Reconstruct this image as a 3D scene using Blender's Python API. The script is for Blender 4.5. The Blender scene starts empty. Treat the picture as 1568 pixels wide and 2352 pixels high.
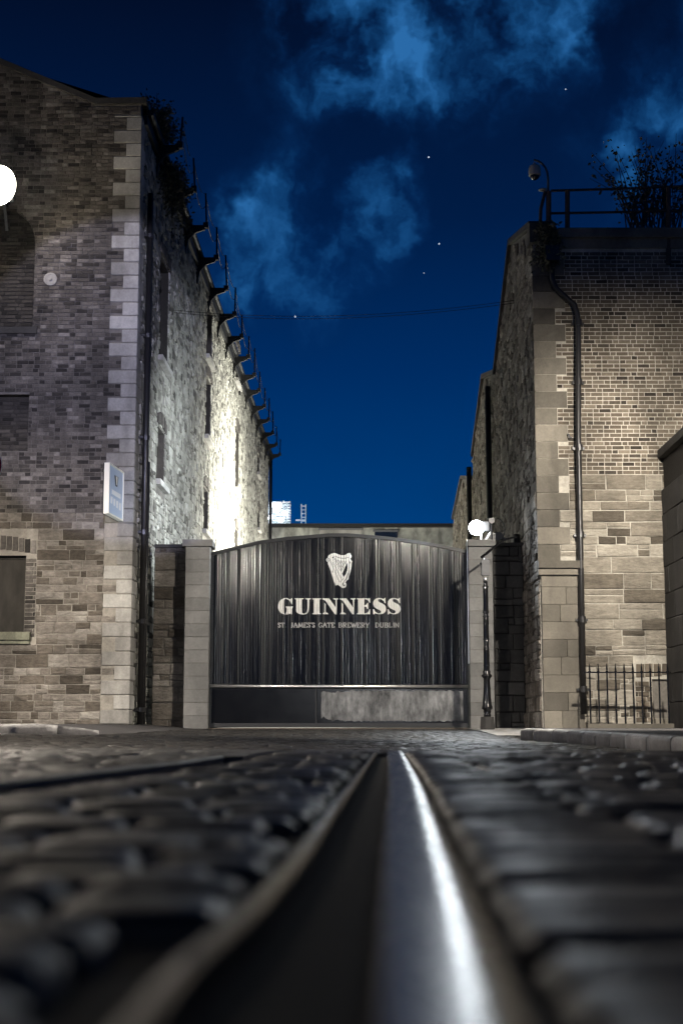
import bpy, bmesh, math, random
from mathutils import Vector, Matrix
random.seed(11)
R = random.random
def U(a, b): return a + (b - a) * random.random()
scene = bpy.context.scene
COL = scene.collection

# ------------------------------------------------------------------ camera
FPX, CXP, CYP, HOR = 3300.0, 784.0, 1176.0, 1660.0
CAM = Vector((0, 0, 0.13))
TH = math.atan((HOR - CYP) / FPX)
FWD = Vector((0, math.cos(TH), math.sin(TH)))
UPV = Vector((0, -math.sin(TH), math.cos(TH)))
cd = bpy.data.cameras.new("camera")
cam = bpy.data.objects.new("camera", cd); COL.objects.link(cam)
cam.location = CAM; cam.rotation_euler = (math.radians(90) + TH, 0, 0)
cd.sensor_fit = 'VERTICAL'; cd.sensor_height = 36; cd.sensor_width = 24
cd.lens = FPX / 2352 * 36; cd.clip_start = 0.02; cd.clip_end = 4000
cd.dof.use_dof = True; cd.dof.focus_distance = 27; cd.dof.aperture_fstop = 2.6
scene.camera = cam

def ray(px, py):
    return (FWD * FPX + Vector((1, 0, 0)) * (px - CXP) + UPV * (CYP - py))
def at(px, py, Y):                       # point of the view ray at depth Y
    r = ray(px, py); return CAM + r * (Y / r.y)
def proj(p):
    d = Vector(p) - CAM; f = d.dot(FWD)
    if f < 0.05: return None
    return (CXP + FPX * d.x / f, CYP - FPX * d.dot(UPV) / f)
LX = 57.0 / 3335.0                       # the lane runs slightly to the right
def lane_hit(px, py, P0):                # on the vertical plane through P0 along the lane
    r = ray(px, py); n = Vector((1, -LX, 0))
    t = n.dot(Vector((P0[0], P0[1], 0)) - CAM) / n.dot(r); return CAM + r * t

# ------------------------------------------------------------------ light set-up
LIGHTS = dict(left_street=4600, right_street=5600, back_cool=50000, gate_fill=4200, near_fill=3000, flood_pillar=5200, flood_glow=125, yard=38000, shed=2600, left_wall=170, moon=0.002)
scene.view_settings.view_transform = 'Standard'; scene.view_settings.look = 'None'
scene.view_settings.exposure = 0.0; scene.view_settings.gamma = 1.0
scene.view_settings.use_curve_mapping = False
scene.cycles.use_denoising = True
scene.cycles.max_bounces = 5; scene.cycles.sample_clamp_indirect = 4.0
world = bpy.data.worlds.new("World"); scene.world = world; world.use_nodes = True

def N(nt, t, **kw):
    n = nt.nodes.new(t)
    for k, v in kw.items():
        if k.startswith('i_'): n.inputs[int(k[2:])].default_value = v
        else: setattr(n, k, v)
    return n
def mth(nt, op, a, b=None, clamp=False, c=None):
    n = nt.nodes.new('ShaderNodeMath'); n.operation = op; n.use_clamp = clamp
    for i, v in enumerate((a, b, c)):
        if v is None: continue
        if isinstance(v, (int, float)): n.inputs[i].default_value = v
        else: nt.links.new(v, n.inputs[i])
    return n.outputs[0]
def s2l(c): return tuple(((v / 255) / 12.92 if v / 255 <= .04045 else ((v / 255 + .055) / 1.055) ** 2.4) for v in c) + (1,)
def ramp(nt, fac, stops):
    r = nt.nodes.new('ShaderNodeValToRGB')
    while len(r.color_ramp.elements) < len(stops): r.color_ramp.elements.new(0.5)
    for e, (p, c) in zip(r.color_ramp.elements, stops):
        e.position = p; e.color = c if len(c) == 4 else tuple(c) + (1,)
    nt.links.new(fac, r.inputs[0]); return r.outputs[0]
def mixc(nt, fac, a, b, mode='MIX'):
    m = nt.nodes.new('ShaderNodeMix'); m.data_type = 'RGBA'; m.blend_type = mode
    for s, v in ((m.inputs[0], fac), (m.inputs[6], a), (m.inputs[7], b)):
        if isinstance(v, (int, float)): s.default_value = v
        elif isinstance(v, tuple): s.default_value = v if len(v) == 4 else v + (1,)
        else: nt.links.new(v, s)
    return m.outputs[2]

wt = world.node_tree
bgn = wt.nodes['Background']
tc = N(wt, 'ShaderNodeTexCoord'); sep = N(wt, 'ShaderNodeSeparateXYZ')
wt.links.new(tc.outputs['Generated'], sep.inputs[0])
dirv = tc.outputs['Generated']
el = sep.outputs[2]
skybase = ramp(wt, el, [(0.0, s2l((0, 68, 134))), (0.13, s2l((0, 62, 124))), (0.24, s2l((0, 44, 98))), (0.34, s2l((1, 28, 68))), (0.47, s2l((2, 14, 40))), (0.9, s2l((2, 9, 28)))])
def blob(px, py, rad, amp):
    d = ray(px, py).normalized()
    vm = N(wt, 'ShaderNodeVectorMath', operation='DISTANCE'); wt.links.new(dirv, vm.inputs[0]); vm.inputs[1].default_value = d
    q = mth(wt, 'DIVIDE', vm.outputs['Value'], rad)
    q = mth(wt, 'SUBTRACT', 1.0, q, clamp=True)
    q = mth(wt, 'SMOOTH_MIN', q, 1.0, c=0.3) if False else q
    return mth(wt, 'MULTIPLY', q, amp)
wn = N(wt, 'ShaderNodeTexNoise'); wn.inputs['Scale'].default_value = 11; wn.inputs['Detail'].default_value = 5; wn.inputs['Roughness'].default_value = .6
wt.links.new(dirv, wn.inputs['Vector'])
w1 = N(wt, 'ShaderNodeVectorMath', operation='SUBTRACT'); wt.links.new(wn.outputs['Color'], w1.inputs[0]); w1.inputs[1].default_value = (.5, .5, .5)
w2 = N(wt, 'ShaderNodeVectorMath', operation='MULTIPLY_ADD'); wt.links.new(w1.outputs[0], w2.inputs[0]); w2.inputs[1].default_value = (.11, .11, .11); wt.links.new(dirv, w2.inputs[2])
dirw = w2.outputs[0]
def blob(px, py, rad, amp):
    d = ray(px, py).normalized()
    vm = N(wt, 'ShaderNodeVectorMath', operation='DISTANCE'); wt.links.new(dirw, vm.inputs[0]); vm.inputs[1].default_value = d
    q = mth(wt, 'SUBTRACT', 1.0, mth(wt, 'DIVIDE', vm.outputs['Value'], rad), clamp=True)
    q = mth(wt, 'MULTIPLY', q, mth(wt, 'MULTIPLY_ADD', q, -2.0, c=3.0)); q = mth(wt, 'MULTIPLY', q, amp)
    return q
tot = None
for (px, py, rd, am) in [(980, -80, .12, .9), (820, 30, .075, .65), (1080, 20, .07, .8), (640, 130, .05, .2), (880, 190, .05, .55), (740, 230, .04, .3), (1240, -60, .07, .5),
                         (670, 480, .06, .7), (610, 580, .05, .45), (720, 590, .06, .65), (900, 460, .035, .8), (830, 570, .045, .55), (540, 680, .03, .5), (760, 680, .04, .35),
                         (1530, 280, .06, .6), (1400, 350, .05, .4), (1590, 180, .06, .4)]:
    b = blob(px, py, rd, am); tot = b if tot is None else mth(wt, 'ADD', tot, b)
tot = mth(wt, 'MINIMUM', tot, 1.0)
mp = N(wt, 'ShaderNodeMapping'); mp.inputs['Scale'].default_value = (1.0, 1.0, 0.7); mp.inputs['Rotation'].default_value = (0, .6, 0)
wt.links.new(dirw, mp.inputs[0])
nz = N(wt, 'ShaderNodeTexNoise'); nz.inputs['Scale'].default_value = 22; nz.inputs['Detail'].default_value = 8; nz.inputs['Roughness'].default_value = .52; nz.inputs['Distortion'].default_value = .1
wt.links.new(mp.outputs[0], nz.inputs['Vector'])
nz2 = N(wt, 'ShaderNodeTexNoise'); nz2.inputs['Scale'].default_value = 5; nz2.inputs['Detail'].default_value = 4
wt.links.new(dirv, nz2.inputs['Vector'])
tex = mth(wt, 'MULTIPLY_ADD', nz.outputs[0], 2.3, c=-.7, clamp=True)
cl = mth(wt, 'MULTIPLY', tot, mth(wt, 'MULTIPLY_ADD', tex, .95, c=.02))
cl = mth(wt, 'ADD', cl, mth(wt, 'MULTIPLY', mth(wt, 'MULTIPLY_ADD', nz2.outputs[0], 1.2, c=-.62, clamp=True), tex), clamp=True)
cloudc = ramp(wt, cl, [(0, s2l((4, 30, 70))), (.3, s2l((10, 52, 104))), (.6, s2l((24, 82, 140))), (1, s2l((42, 106, 168)))])
skyc = mixc(wt, mth(wt, 'MULTIPLY', cl, 1.0, clamp=True), skybase, cloudc)
# the physical sky, sun below the horizon, adds its last twilight
nish = N(wt, 'ShaderNodeTexSky'); nish.sky_type = 'NISHITA'; nish.sun_disc = False
nish.sun_elevation = math.radians(-5); nish.sun_rotation = math.radians(150)
sc_ = N(wt, 'ShaderNodeVectorMath', operation='SCALE'); wt.links.new(nish.outputs[0], sc_.inputs[0]); sc_.inputs[3].default_value = 0.02
skyall = mixc(wt, 1.0, skyc, sc_.outputs[0], 'ADD')
low = mth(wt, 'MULTIPLY', mth(wt, 'ADD', el, 0.02), 40, clamp=True)
skyall = mixc(wt, low, s2l((0, 20, 45)), skyall)
wt.links.new(skyall, bgn.inputs[0]); bgn.inputs[1].default_value = 1.0

def aim(o, target):
    o.rotation_euler = (Vector(target) - o.location).to_track_quat('-Z', 'Y').to_euler()
md = bpy.data.lights.new('moon_light', 'SUN'); md.energy = LIGHTS['moon']; md.angle = math.radians(.5); md.color = (.7, .8, 1)
mo = bpy.data.objects.new('moon_light', md); COL.objects.link(mo); mo.rotation_euler = (math.radians(50), 0, math.radians(150))

# ------------------------------------------------------------------ materials
MATS = {}
def newmat(name):
    m = bpy.data.materials.new(name); m.use_nodes = True; MATS[name] = m
    return m, m.node_tree, m.node_tree.nodes['Principled BSDF']
def pos_noise(nt, scale, detail=4, stretch=None, rough=.55, off=0.0, dist=0):
    g = N(nt, 'ShaderNodeNewGeometry'); v = g.outputs['Position']
    mpn = N(nt, 'ShaderNodeMapping'); nt.links.new(v, mpn.inputs[0])
    mpn.inputs['Location'].default_value = (off, off * .7, off * 1.3)
    if stretch: mpn.inputs['Scale'].default_value = stretch
    n = N(nt, 'ShaderNodeTexNoise'); nt.links.new(mpn.outputs[0], n.inputs['Vector'])
    n.inputs['Scale'].default_value = scale; n.inputs['Detail'].default_value = detail; n.inputs['Roughness'].default_value = rough
    n.inputs['Distortion'].default_value = dist
    return n.outputs[0]
def masonry(name, stops, rough=.85, grain=18, graindepth=.35, stain=.5, stainscale=.9, bump=.5, stretch=(1, 1, 1), var=1.0, spec=.3, bumpdist=.012):
    m, nt, b = newmat(name)
    oi = N(nt, 'ShaderNodeObjectInfo'); g = N(nt, 'ShaderNodeNewGeometry')
    rnd = mth(nt, 'FRACT', mth(nt, 'ADD', oi.outputs['Random'], g.outputs['Random Per Island']))
    if var < 1: rnd = mth(nt, 'MULTIPLY_ADD', rnd, var, c=(1 - var) / 2)
    c = ramp(nt, rnd, stops)
    n1 = pos_noise(nt, grain, 6, stretch, .65)
    k = mth(nt, 'MULTIPLY_ADD', n1, graindepth * 2, c=1 - graindepth)
    n2 = pos_noise(nt, stainscale, 5, (1, 1, .5), .6, 3.1, .4)
    n4 = pos_noise(nt, grain * .33, 5, stretch, .7, 12.7, .6)
    k = mth(nt, 'MULTIPLY', k, mth(nt, 'MULTIPLY_ADD', n4, graindepth * 2.4, c=1 - graindepth * 1.2))
    s = ramp(nt, n2, [(.38, (1 - stain,) * 3), (.62, (1, 1, 1))])
    vm = N(nt, 'ShaderNodeVectorMath', operation='SCALE'); nt.links.new(c, vm.inputs[0]); nt.links.new(k, vm.inputs[3])
    cc = mixc(nt, 1.0, vm.outputs[0], s, 'MULTIPLY')
    nt.links.new(cc, b.inputs['Base Color'])
    b.inputs['Roughness'].default_value = rough; b.inputs['Specular IOR Level'].default_value = spec
    bp = N(nt, 'ShaderNodeBump'); bp.inputs['Strength'].default_value = bump; bp.inputs['Distance'].default_value = bumpdist
    n3 = pos_noise(nt, grain * 1.3, 7, stretch, .7, 9.0)
    nt.links.new(n3, bp.inputs['Height']); nt.links.new(bp.outputs[0], b.inputs['Normal'])
    return m
M_brick = masonry('brick_brown', [(0, (.04, .032, .025)), (.08, (.06, .05, .04)), (.2, (.11, .09, .068)), (.8, (.16, .132, .10)), (1, (.22, .185, .145))], stain=.45, bump=.6)
M_brickL = masonry('brick_sooty', [(0, (.03, .026, .024)), (.15, (.06, .053, .046)), (.3, (.105, .092, .08)), (.85, (.155, .138, .12)), (1, (.26, .235, .21))], stain=.5, bump=.9, grain=22, graindepth=.6)
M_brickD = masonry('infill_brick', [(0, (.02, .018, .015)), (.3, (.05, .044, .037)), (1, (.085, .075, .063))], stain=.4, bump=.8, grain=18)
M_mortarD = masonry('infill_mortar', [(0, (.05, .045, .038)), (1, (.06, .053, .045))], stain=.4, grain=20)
M_mortarP = masonry('pale_mortar', [(0, (.33, .30, .255)), (1, (.38, .35, .30))], stain=.4, grain=22, bump=.6)
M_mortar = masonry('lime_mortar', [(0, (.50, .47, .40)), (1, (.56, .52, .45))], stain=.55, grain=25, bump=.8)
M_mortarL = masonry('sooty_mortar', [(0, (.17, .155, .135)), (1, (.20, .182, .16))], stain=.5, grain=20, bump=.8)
M_stone = masonry('calp_limestone', [(0, (.10, .085, .067)), (.12, (.18, .155, .122)), (.5, (.34, .305, .25)), (.85, (.43, .39, .325)), (1, (.52, .48, .41))], stain=.35, grain=8, graindepth=.55, stretch=(1, 1, 2.6), bump=1.0, bumpdist=.045)
M_stoneL = masonry('rough_rubble', [(0, (.08, .067, .053)), (.15, (.16, .135, .108)), (.5, (.25, .22, .187)), (.85, (.33, .295, .255)), (1, (.43, .395, .345))], stain=.45, grain=10, graindepth=.65, stretch=(1, 1, 2.0), bump=1.0, bumpdist=.05)
M_stoneS = masonry('side_wall_rubble', [(0, (.07, .066, .056)), (.18, (.19, .18, .155)), (.5, (.29, .28, .24)), (.85, (.36, .35, .30)), (1, (.42, .41, .36))], stain=.3, stainscale=.8, grain=14, graindepth=.35, bump=.8, bumpdist=.02)
M_quoin = masonry('granite_quoin', [(0, (.30, .285, .26)), (1, (.50, .48, .44))], stain=.45, grain=24, graindepth=.3, bump=.35)
M_ashlar = masonry('tan_ashlar', [(0, (.10, .09, .075)), (.5, (.155, .14, .115)), (1, (.25, .225, .185))], stain=.5, grain=22, graindepth=.25, bump=.45)
M_block = masonry('pillar_block', [(0, (.19, .187, .18)), (1, (.27, .265, .255))], stain=.35, grain=26, graindepth=.2, bump=.3)
M_greyash = masonry('grey_ashlar', [(0, (.05, .048, .046)), (1, (.08, .077, .073))], stain=.35, grain=16, graindepth=.3, bump=.6)
M_kerb = masonry('granite_kerb', [(0, (.30, .29, .28)), (1, (.46, .445, .43))], rough=.55, stain=.4, grain=20, graindepth=.3, bump=.9, spec=.5, bumpdist=.02)
M_asphalt = masonry('pavement_asphalt', [(0, (.05, .047, .047)), (1, (.055, .05, .05))], rough=.75, stain=.3, grain=60, bump=.5, spec=.4)
M_dirt = masonry('joint_grit', [(0, (.018, .016, .014)), (1, (.022, .02, .018))], rough=.8, stain=.4, grain=70, bump=1.0)
M_slate = masonry('roof_slate', [(0, (.03, .03, .033)), (1, (.05, .05, .055))], stain=.3, bump=.4)
M_panel = masonry('weathered_board', [(0, (.045, .040, .033)), (1, (.045, .040, .033))], stain=.45, grain=5, graindepth=.3, stretch=(1, 1, .2), bump=.15, stainscale=2)
M_sill = masonry('mossy_sill', [(0, (.22, .22, .16)), (1, (.26, .26, .19))], stain=.5, grain=25, stainscale=3)
M_farwall = masonry('far_cladding', [(0, (.42, .42, .38)), (1, (.50, .50, .45))], stain=.55, stainscale=2.2, grain=3, graindepth=.3, bump=.2)
def sett_mat():
    m, nt, b = newmat('wet_sett')
    oi = N(nt, 'ShaderNodeObjectInfo'); g = N(nt, 'ShaderNodeNewGeometry')
    rnd = mth(nt, 'FRACT', mth(nt, 'ADD', oi.outputs['Random'], g.outputs['Random Per Island']))
    c = ramp(nt, rnd, [(0, (.010, .009, .0085)), (.6, (.020, .018, .0165)), (1, (.036, .033, .029))])
    n1 = pos_noise(nt, 40, 6, None, .7); k = mth(nt, 'MULTIPLY_ADD', n1, .9, c=.55)
    vm = N(nt, 'ShaderNodeVectorMath', operation='SCALE'); nt.links.new(c, vm.inputs[0]); nt.links.new(k, vm.inputs[3])
    nt.links.new(vm.outputs[0], b.inputs['Base Color'])
    r1 = pos_noise(nt, 3, 5, None, .7, 5.0)
    rr = mth(nt, 'MULTIPLY_ADD', r1, .5, c=.2, clamp=True); nt.links.new(rr, b.inputs['Roughness'])
    b.inputs['Specular IOR Level'].default_value = .5
    bp = N(nt, 'ShaderNodeBump'); bp.inputs['Strength'].default_value = .6; bp.inputs['Distance'].default_value = .004
    nt.links.new(pos_noise(nt, 45, 6, None, .65, 2.0), bp.inputs['Height']); nt.links.new(bp.outputs[0], b.inputs['Normal'])
    return m
M_sett = sett_mat()
def metal(name, col, rough, metallic=1.0, nscale=30, amp=.15, bump=.1, stretch=None, spec=.5, colvar=.3):
    m, nt, b = newmat(name)
    n = pos_noise(nt, nscale, 5, stretch, .6)
    nt.links.new(mth(nt, 'MULTIPLY_ADD', n, amp * 2, c=rough - amp, clamp=True), b.inputs['Roughness'])
    n2 = pos_noise(nt, nscale * .4, 4, stretch, .6, 4.4)
    vm = N(nt, 'ShaderNodeVectorMath', operation='SCALE'); vm.inputs[0].default_value = col
    nt.links.new(mth(nt, 'MULTIPLY_ADD', n2, colvar * 2, c=1 - colvar), vm.inputs[3]); nt.links.new(vm.outputs[0], b.inputs['Base Color'])
    b.inputs['Metallic'].default_value = metallic; b.inputs['Specular IOR Level'].default_value = spec
    bp = N(nt, 'ShaderNodeBump'); bp.inputs['Strength'].default_value = bump; bp.inputs['Distance'].default_value = .004
    nt.links.new(n, bp.inputs['Height']); nt.links.new(bp.outputs[0], b.inputs['Normal'])
    return m
M_rail = metal('worn_rail_steel', (.022, .023, .03), .27, metallic=.0, nscale=22, amp=.05, bump=.12, stretch=(1, .25, 1), colvar=.15, spec=.14)
M_railg = metal('guard_rail_steel', (.09, .095, .11), .24, nscale=22, amp=.06, bump=.2, stretch=(1, .25, 1), colvar=.15)
M_railside = metal('rusty_rail_side', (.10, .08, .065), .6, metallic=.4, nscale=40, bump=.6)
M_rail2 = metal('dull_rail_steel', (.05, .048, .046), .5, metallic=.8, nscale=25, amp=.08, bump=.3)
M_iron = metal('black_iron_paint', (.008, .008, .009), .2, metallic=0, nscale=30, amp=.1, bump=.3)
M_pipe = metal('cast_iron_pipe', (.018, .017, .017), .38, metallic=0, nscale=25, amp=.12, bump=.3)
M_rust = metal('rusty_railing', (.06, .04, .032), .7, metallic=0, nscale=25, bump=.5, colvar=.6)
M_galv = metal('bright_steel_tube', (.9, .9, .9), .4, nscale=12, amp=.1, bump=.05)
M_grey = metal('grey_paint', (.10, .10, .105), .5, metallic=0, nscale=20, bump=.1)
M_cam = metal('cream_plastic', (.42, .39, .33), .5, metallic=0, nscale=20, bump=.05, colvar=.1)
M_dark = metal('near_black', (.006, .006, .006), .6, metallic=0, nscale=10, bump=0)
M_glassd = metal('dark_glass', (.01, .012, .015), .08, metallic=0, nscale=6, amp=.03, bump=.02, spec=.8)
def gatemat():
    m, nt, b = newmat('gate_black_paint')
    oi = N(nt, 'ShaderNodeObjectInfo')
    n = pos_noise(nt, 9, 6, (1, 1, .12), .65); w = pos_noise(nt, 30, 5, (1, 1, .07), .6, 7)
    wear = ramp(nt, mth(nt, 'MULTIPLY', n, w), [(.24, (0, 0, 0)), (.40, (1, 1, 1))])
    wear = mth(nt, 'MULTIPLY', wear, mth(nt, 'MULTIPLY_ADD', oi.outputs['Random'], .9, c=-.1, clamp=True))
    c = mixc(nt, wear, (.0025, .0025, .003), (.012, .012, .012)); nt.links.new(c, b.inputs['Base Color'])
    nt.links.new(mth(nt, 'ADD', mth(nt, 'MULTIPLY_ADD', mth(nt, 'POWER', oi.outputs['Random'], 2.5), .20, c=.035), mth(nt, 'MULTIPLY', n, .26)), b.inputs['Roughness'])
    b.inputs['Specular IOR Level'].default_value = .55
    b.inputs['Specular IOR Level'].default_value = .36
    bp = N(nt, 'ShaderNodeBump'); bp.inputs['Strength'].default_value = .3; bp.inputs['Distance'].default_value = .0035
    nt.links.new(w, bp.inputs['Height']); nt.links.new(bp.outputs[0], b.inputs['Normal'])
    return m
M_gate = gatemat()
M_gateframe = metal('gate_frame_paint', (.016, .016, .017), .45, metallic=0, nscale=14, bump=.3)
M_kick = metal('dark_kick_plate', (.003, .003, .0035), .2, metallic=0, nscale=4, amp=.08, bump=.2, spec=.22)
def scuffmat():
    m, nt, b = newmat('scuffed_steel')
    n = pos_noise(nt, 2.2, 6, (1, 1, .7), .62, 1.3); n2 = pos_noise(nt, 12, 6, (1, 1, .25), .7, 6.3)
    s = mth(nt, 'ADD', mth(nt, 'MULTIPLY', n, .65), mth(nt, 'MULTIPLY', n2, .35))
    c = ramp(nt, s, [(.38, (.02, .02, .02)), (.47, (.10, .10, .10)), (.54, (.17, .17, .17)), (.64, (.30, .30, .30))])
    nt.links.new(c, b.inputs['Base Color']); b.inputs['Metallic'].default_value = .5
    nt.links.new(mth(nt, 'MULTIPLY_ADD', n2, .4, c=.3), b.inputs['Roughness'])
    return m
M_scuff = scuffmat()
M_paint = metal('white_lettering_paint', (.74, .73, .70), .6, metallic=0, nscale=60, bump=.1, colvar=.08)
def flatm(name, col, rough=.6):
    m, nt, b = newmat(name); b.inputs['Base Color'].default_value = col + (1,); b.inputs['Roughness'].default_value = rough; return m
M_red = flatm('sign_red', (.35, .01, .05)); M_white = flatm('sign_white', (.75, .75, .72)); M_signblue = flatm('sign_pale_blue', (.42, .50, .60), .35)
M_signdark = flatm('sign_print_dark', (.03, .03, .035)); M_signcream = flatm('sign_print_cream', (.75, .72, .6))
def emis(name, col, s):
    m, nt, b = newmat(name); b.inputs['Base Color'].default_value = (0, 0, 0, 1)
    b.inputs['Emission Color'].default_value = col + (1,); b.inputs['Emission Strength'].default_value = s; return m
E_warm = emis('warm_lamp_glass', (1, .93, .78), 30); E_cool = emis('cool_lamp_glass', (.88, .95, 1), 60)
E_star = emis('starlight', (.75, .85, 1), 1.3); E_tower = emis('tower_lamp', (.8, .9, 1), 6)
def leafmat():
    m, nt, b = newmat('dark_leaf'); g = N(nt, 'ShaderNodeNewGeometry')
    nt.links.new(ramp(nt, g.outputs['Random Per Island'], [(0, (.03, .035, .018)), (.6, (.09, .09, .05)), (1, (.17, .15, .10))]), b.inputs['Base Color'])
    b.inputs['Roughness'].default_value = .6; return m
M_leaf = leafmat(); M_twig = flatm('twig_bark', (.07, .055, .045), .8)

# ------------------------------------------------------------------ object helpers
def tag(o, label=None, cat=None, group=None, kind=None):
    for k, v in (('label', label), ('category', cat), ('group', group), ('kind', kind)):
        if v: o[k] = v
    return o
def empty(name, loc, label=None, cat=None, group=None, kind=None):
    o = bpy.data.objects.new(name, None); COL.objects.link(o); o.location = loc; o.empty_display_size = .2
    return tag(o, label, cat, group, kind)
def link_mesh(name, me, mat, parent=None, loc=None):
    o = bpy.data.objects.new(name, me); COL.objects.link(o)
    if mat and not me.materials:
        for mm in (mat if isinstance(mat, (list, tuple)) else [mat]): me.materials.append(mm)
    if loc is not None: o.location = loc
    if parent is not None:
        o.parent = parent
        pl = parent_loc(parent)
        o.location = o.location - pl
    return o
def parent_loc(p):
    v = Vector((0, 0, 0))
    while p is not None: v = v + p.location; p = p.parent
    return v
class MB:                                # collects world-space shapes, becomes ONE mesh object
    def __init__(s): s.v = []; s.f = []; s.m = []; s.sm = False
    def add(s, vs, fs, mi=0):
        b = len(s.v); s.v += [tuple(v) for v in vs]; s.f += [tuple(i + b for i in f) for f in fs]; s.m += [mi] * len(fs)
    def box(s, x0, x1, y0, y1, z0, z1, mi=0):
        s.add([(x0, y0, z0), (x1, y0, z0), (x1, y1, z0), (x0, y1, z0), (x0, y0, z1), (x1, y0, z1), (x1, y1, z1), (x0, y1, z1)],
              [(0, 3, 2, 1), (4, 5, 6, 7), (0, 1, 5, 4), (1, 2, 6, 5), (2, 3, 7, 6), (3, 0, 4, 7)], mi)
    def prism(s, poly, d, mi=0):         # poly: list of 3D points, d: extrusion vector
        n = len(poly); d = Vector(d); a = [Vector(p) for p in poly]
        s.add(a + [p + d for p in a], [tuple(range(n))[::-1], tuple(range(n, 2 * n))] + [(i, (i + 1) % n, n + (i + 1) % n, n + i) for i in range(n)], mi)
    def tube(s, pts, r, seg=8, mi=0, caps=True):
        pts = [Vector(p) for p in pts]; n = len(pts); rr = r if isinstance(r, (list, tuple)) else [r] * n
        vs = []; up = None
        for i, p in enumerate(pts):
            t = (pts[min(i + 1, n - 1)] - pts[max(i - 1, 0)]).normalized()
            if up is None: up = t.orthogonal().normalized()
            up = (up - t * up.dot(t)).normalized(); w = t.cross(up)
            for k in range(seg):
                a = 2 * math.pi * k / seg; vs.append(p + (up * math.cos(a) + w * math.sin(a)) * rr[i])
        fs = [(i * seg + k, i * seg + (k + 1) % seg, (i + 1) * seg + (k + 1) % seg, (i + 1) * seg + k) for i in range(n - 1) for k in range(seg)]
        if caps: fs += [tuple(range(seg))[::-1], tuple(range((n - 1) * seg, n * seg))]
        s.add(vs, fs, mi)
    def lathe(s, c, prof, seg=16, mi=0):  # prof: (radius, z)
        vs = []; n = len(prof)
        for r, z in prof:
            for k in range(seg):
                a = 2 * math.pi * (k + .5) / seg; vs.append((c[0] + r * math.cos(a), c[1] + r * math.sin(a), c[2] + z))
        fs = [(i * seg + k, i * seg + (k + 1) % seg, (i + 1) * seg + (k + 1) % seg, (i + 1) * seg + k) for i in range(n - 1) for k in range(seg)]
        fs += [tuple(range(seg))[::-1], tuple(range((n - 1) * seg, n * seg))]
        s.add(vs, fs, mi)
    def build(s, name, mat, parent=None, smooth=False, origin=None):
        me = bpy.data.meshes.new(name)
        o0 = Vector(origin) if origin is not None else (parent_loc(parent) if parent is not None else Vector((0, 0, 0)))
        me.from_pydata([tuple(Vector(v) - o0) for v in s.v], [], s.f)
        if max(s.m, default=0) > 0: me.polygons.foreach_set('material_index', s.m)
        if smooth: me.polygons.foreach_set('use_smooth', [True] * len(me.polygons))
        me.update()
        return link_mesh(name, me, mat, parent, o0)

# ---- walls: a local frame (origin O, u along the wall, z up, n outwards)
class Frame:
    def __init__(s, O, u, n): s.O = Vector(O); s.u = Vector(u).normalized(); s.n = Vector(n).normalized()
    def p(s, u, v, d=0.0): return s.O + s.u * u + Vector((0, 0, v)) + s.n * d
def free(a, b, v0, v1, holes, eps=.004):
    iv = [(a, b)]
    for (h0, h1, g0, g1) in holes:
        if g1 <= v0 + eps or g0 >= v1 - eps: continue
        nx = []
        for (p, q) in iv:
            if h1 <= p or h0 >= q: nx.append((p, q)); continue
            if h0 > p: nx.append((p, h0))
            if h1 < q: nx.append((h1, q))
        iv = nx
    return [(p, q) for p, q in iv if q - p > .03]
def piece(fr, u0, u1, v0, v1, d0, d, bev, jit):
    J = lambda: U(-jit, jit)
    lo = [(u0 + J(), v0 + J()), (u1 + J(), v0 + J()), (u1 + J(), v1 + J()), (u0 + J(), v1 + J())]
    cu, cv = (u0 + u1) / 2, (v0 + v1) / 2
    tilt = [U(-.25, .25) * d for _ in range(4)]
    vs = [fr.p(a, b, d0 - .01) for a, b in lo] + [fr.p(a, b, d0 + d - bev * .8 + t) for (a, b), t in zip(lo, tilt)]
    vs += [fr.p(a + (bev if a < cu else -bev), b + (bev if b < cv else -bev), d0 + d + t) for (a, b), t in zip(lo, tilt)]
    fs = [(0, 1, 5, 4), (1, 2, 6, 5), (2, 3, 7, 6), (3, 0, 4, 7), (4, 5, 9, 8), (5, 6, 10, 9), (6, 7, 11, 10), (7, 4, 8, 11)]
    if jit > .0045:                     # rock-faced stone: an uneven centre
        vs.append(fr.p(cu + U(-.25, .25) * (u1 - u0), cv + U(-.25, .25) * (v1 - v0), d0 + d * U(.75, 1.75)))
        fs += [(8, 9, 12), (9, 10, 12), (10, 11, 12), (11, 8, 12)]
    else: fs.append((8, 9, 10, 11))
    return vs, fs
def bricks(fr, a, b, v0, v1, holes=(), top=None, ch=.084, d0=0, L=.24, d=.016, j=.013):
    out = []; v = v0; row = 0
    while v + ch <= v1 + 1e-6:
        for (p, q) in free(a, b, v, v + ch, holes):
            u = p + ((row % 2) * -L / 4 if p == a else 0); k = row % 2
            if row % 2 and p == a: pass
            while u < q - .02:
                w = L if (k % 2 == 0) else L / 2
                if U(0, 1) < .06: w *= U(.8, 1.1)
                e = min(u + w, q); s = max(u, p)
                if e - s > .03 and (top is None or v + ch < top((s + e) / 2)):
                    out.append((fr, s + j / 2, e - j / 2, v + j / 2, v + ch - j / 2, d0, d * U(.6, 1.25), .005, .003))
                u = e if e < q else q; k += 1
        v += ch; row += 1
    return out
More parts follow.
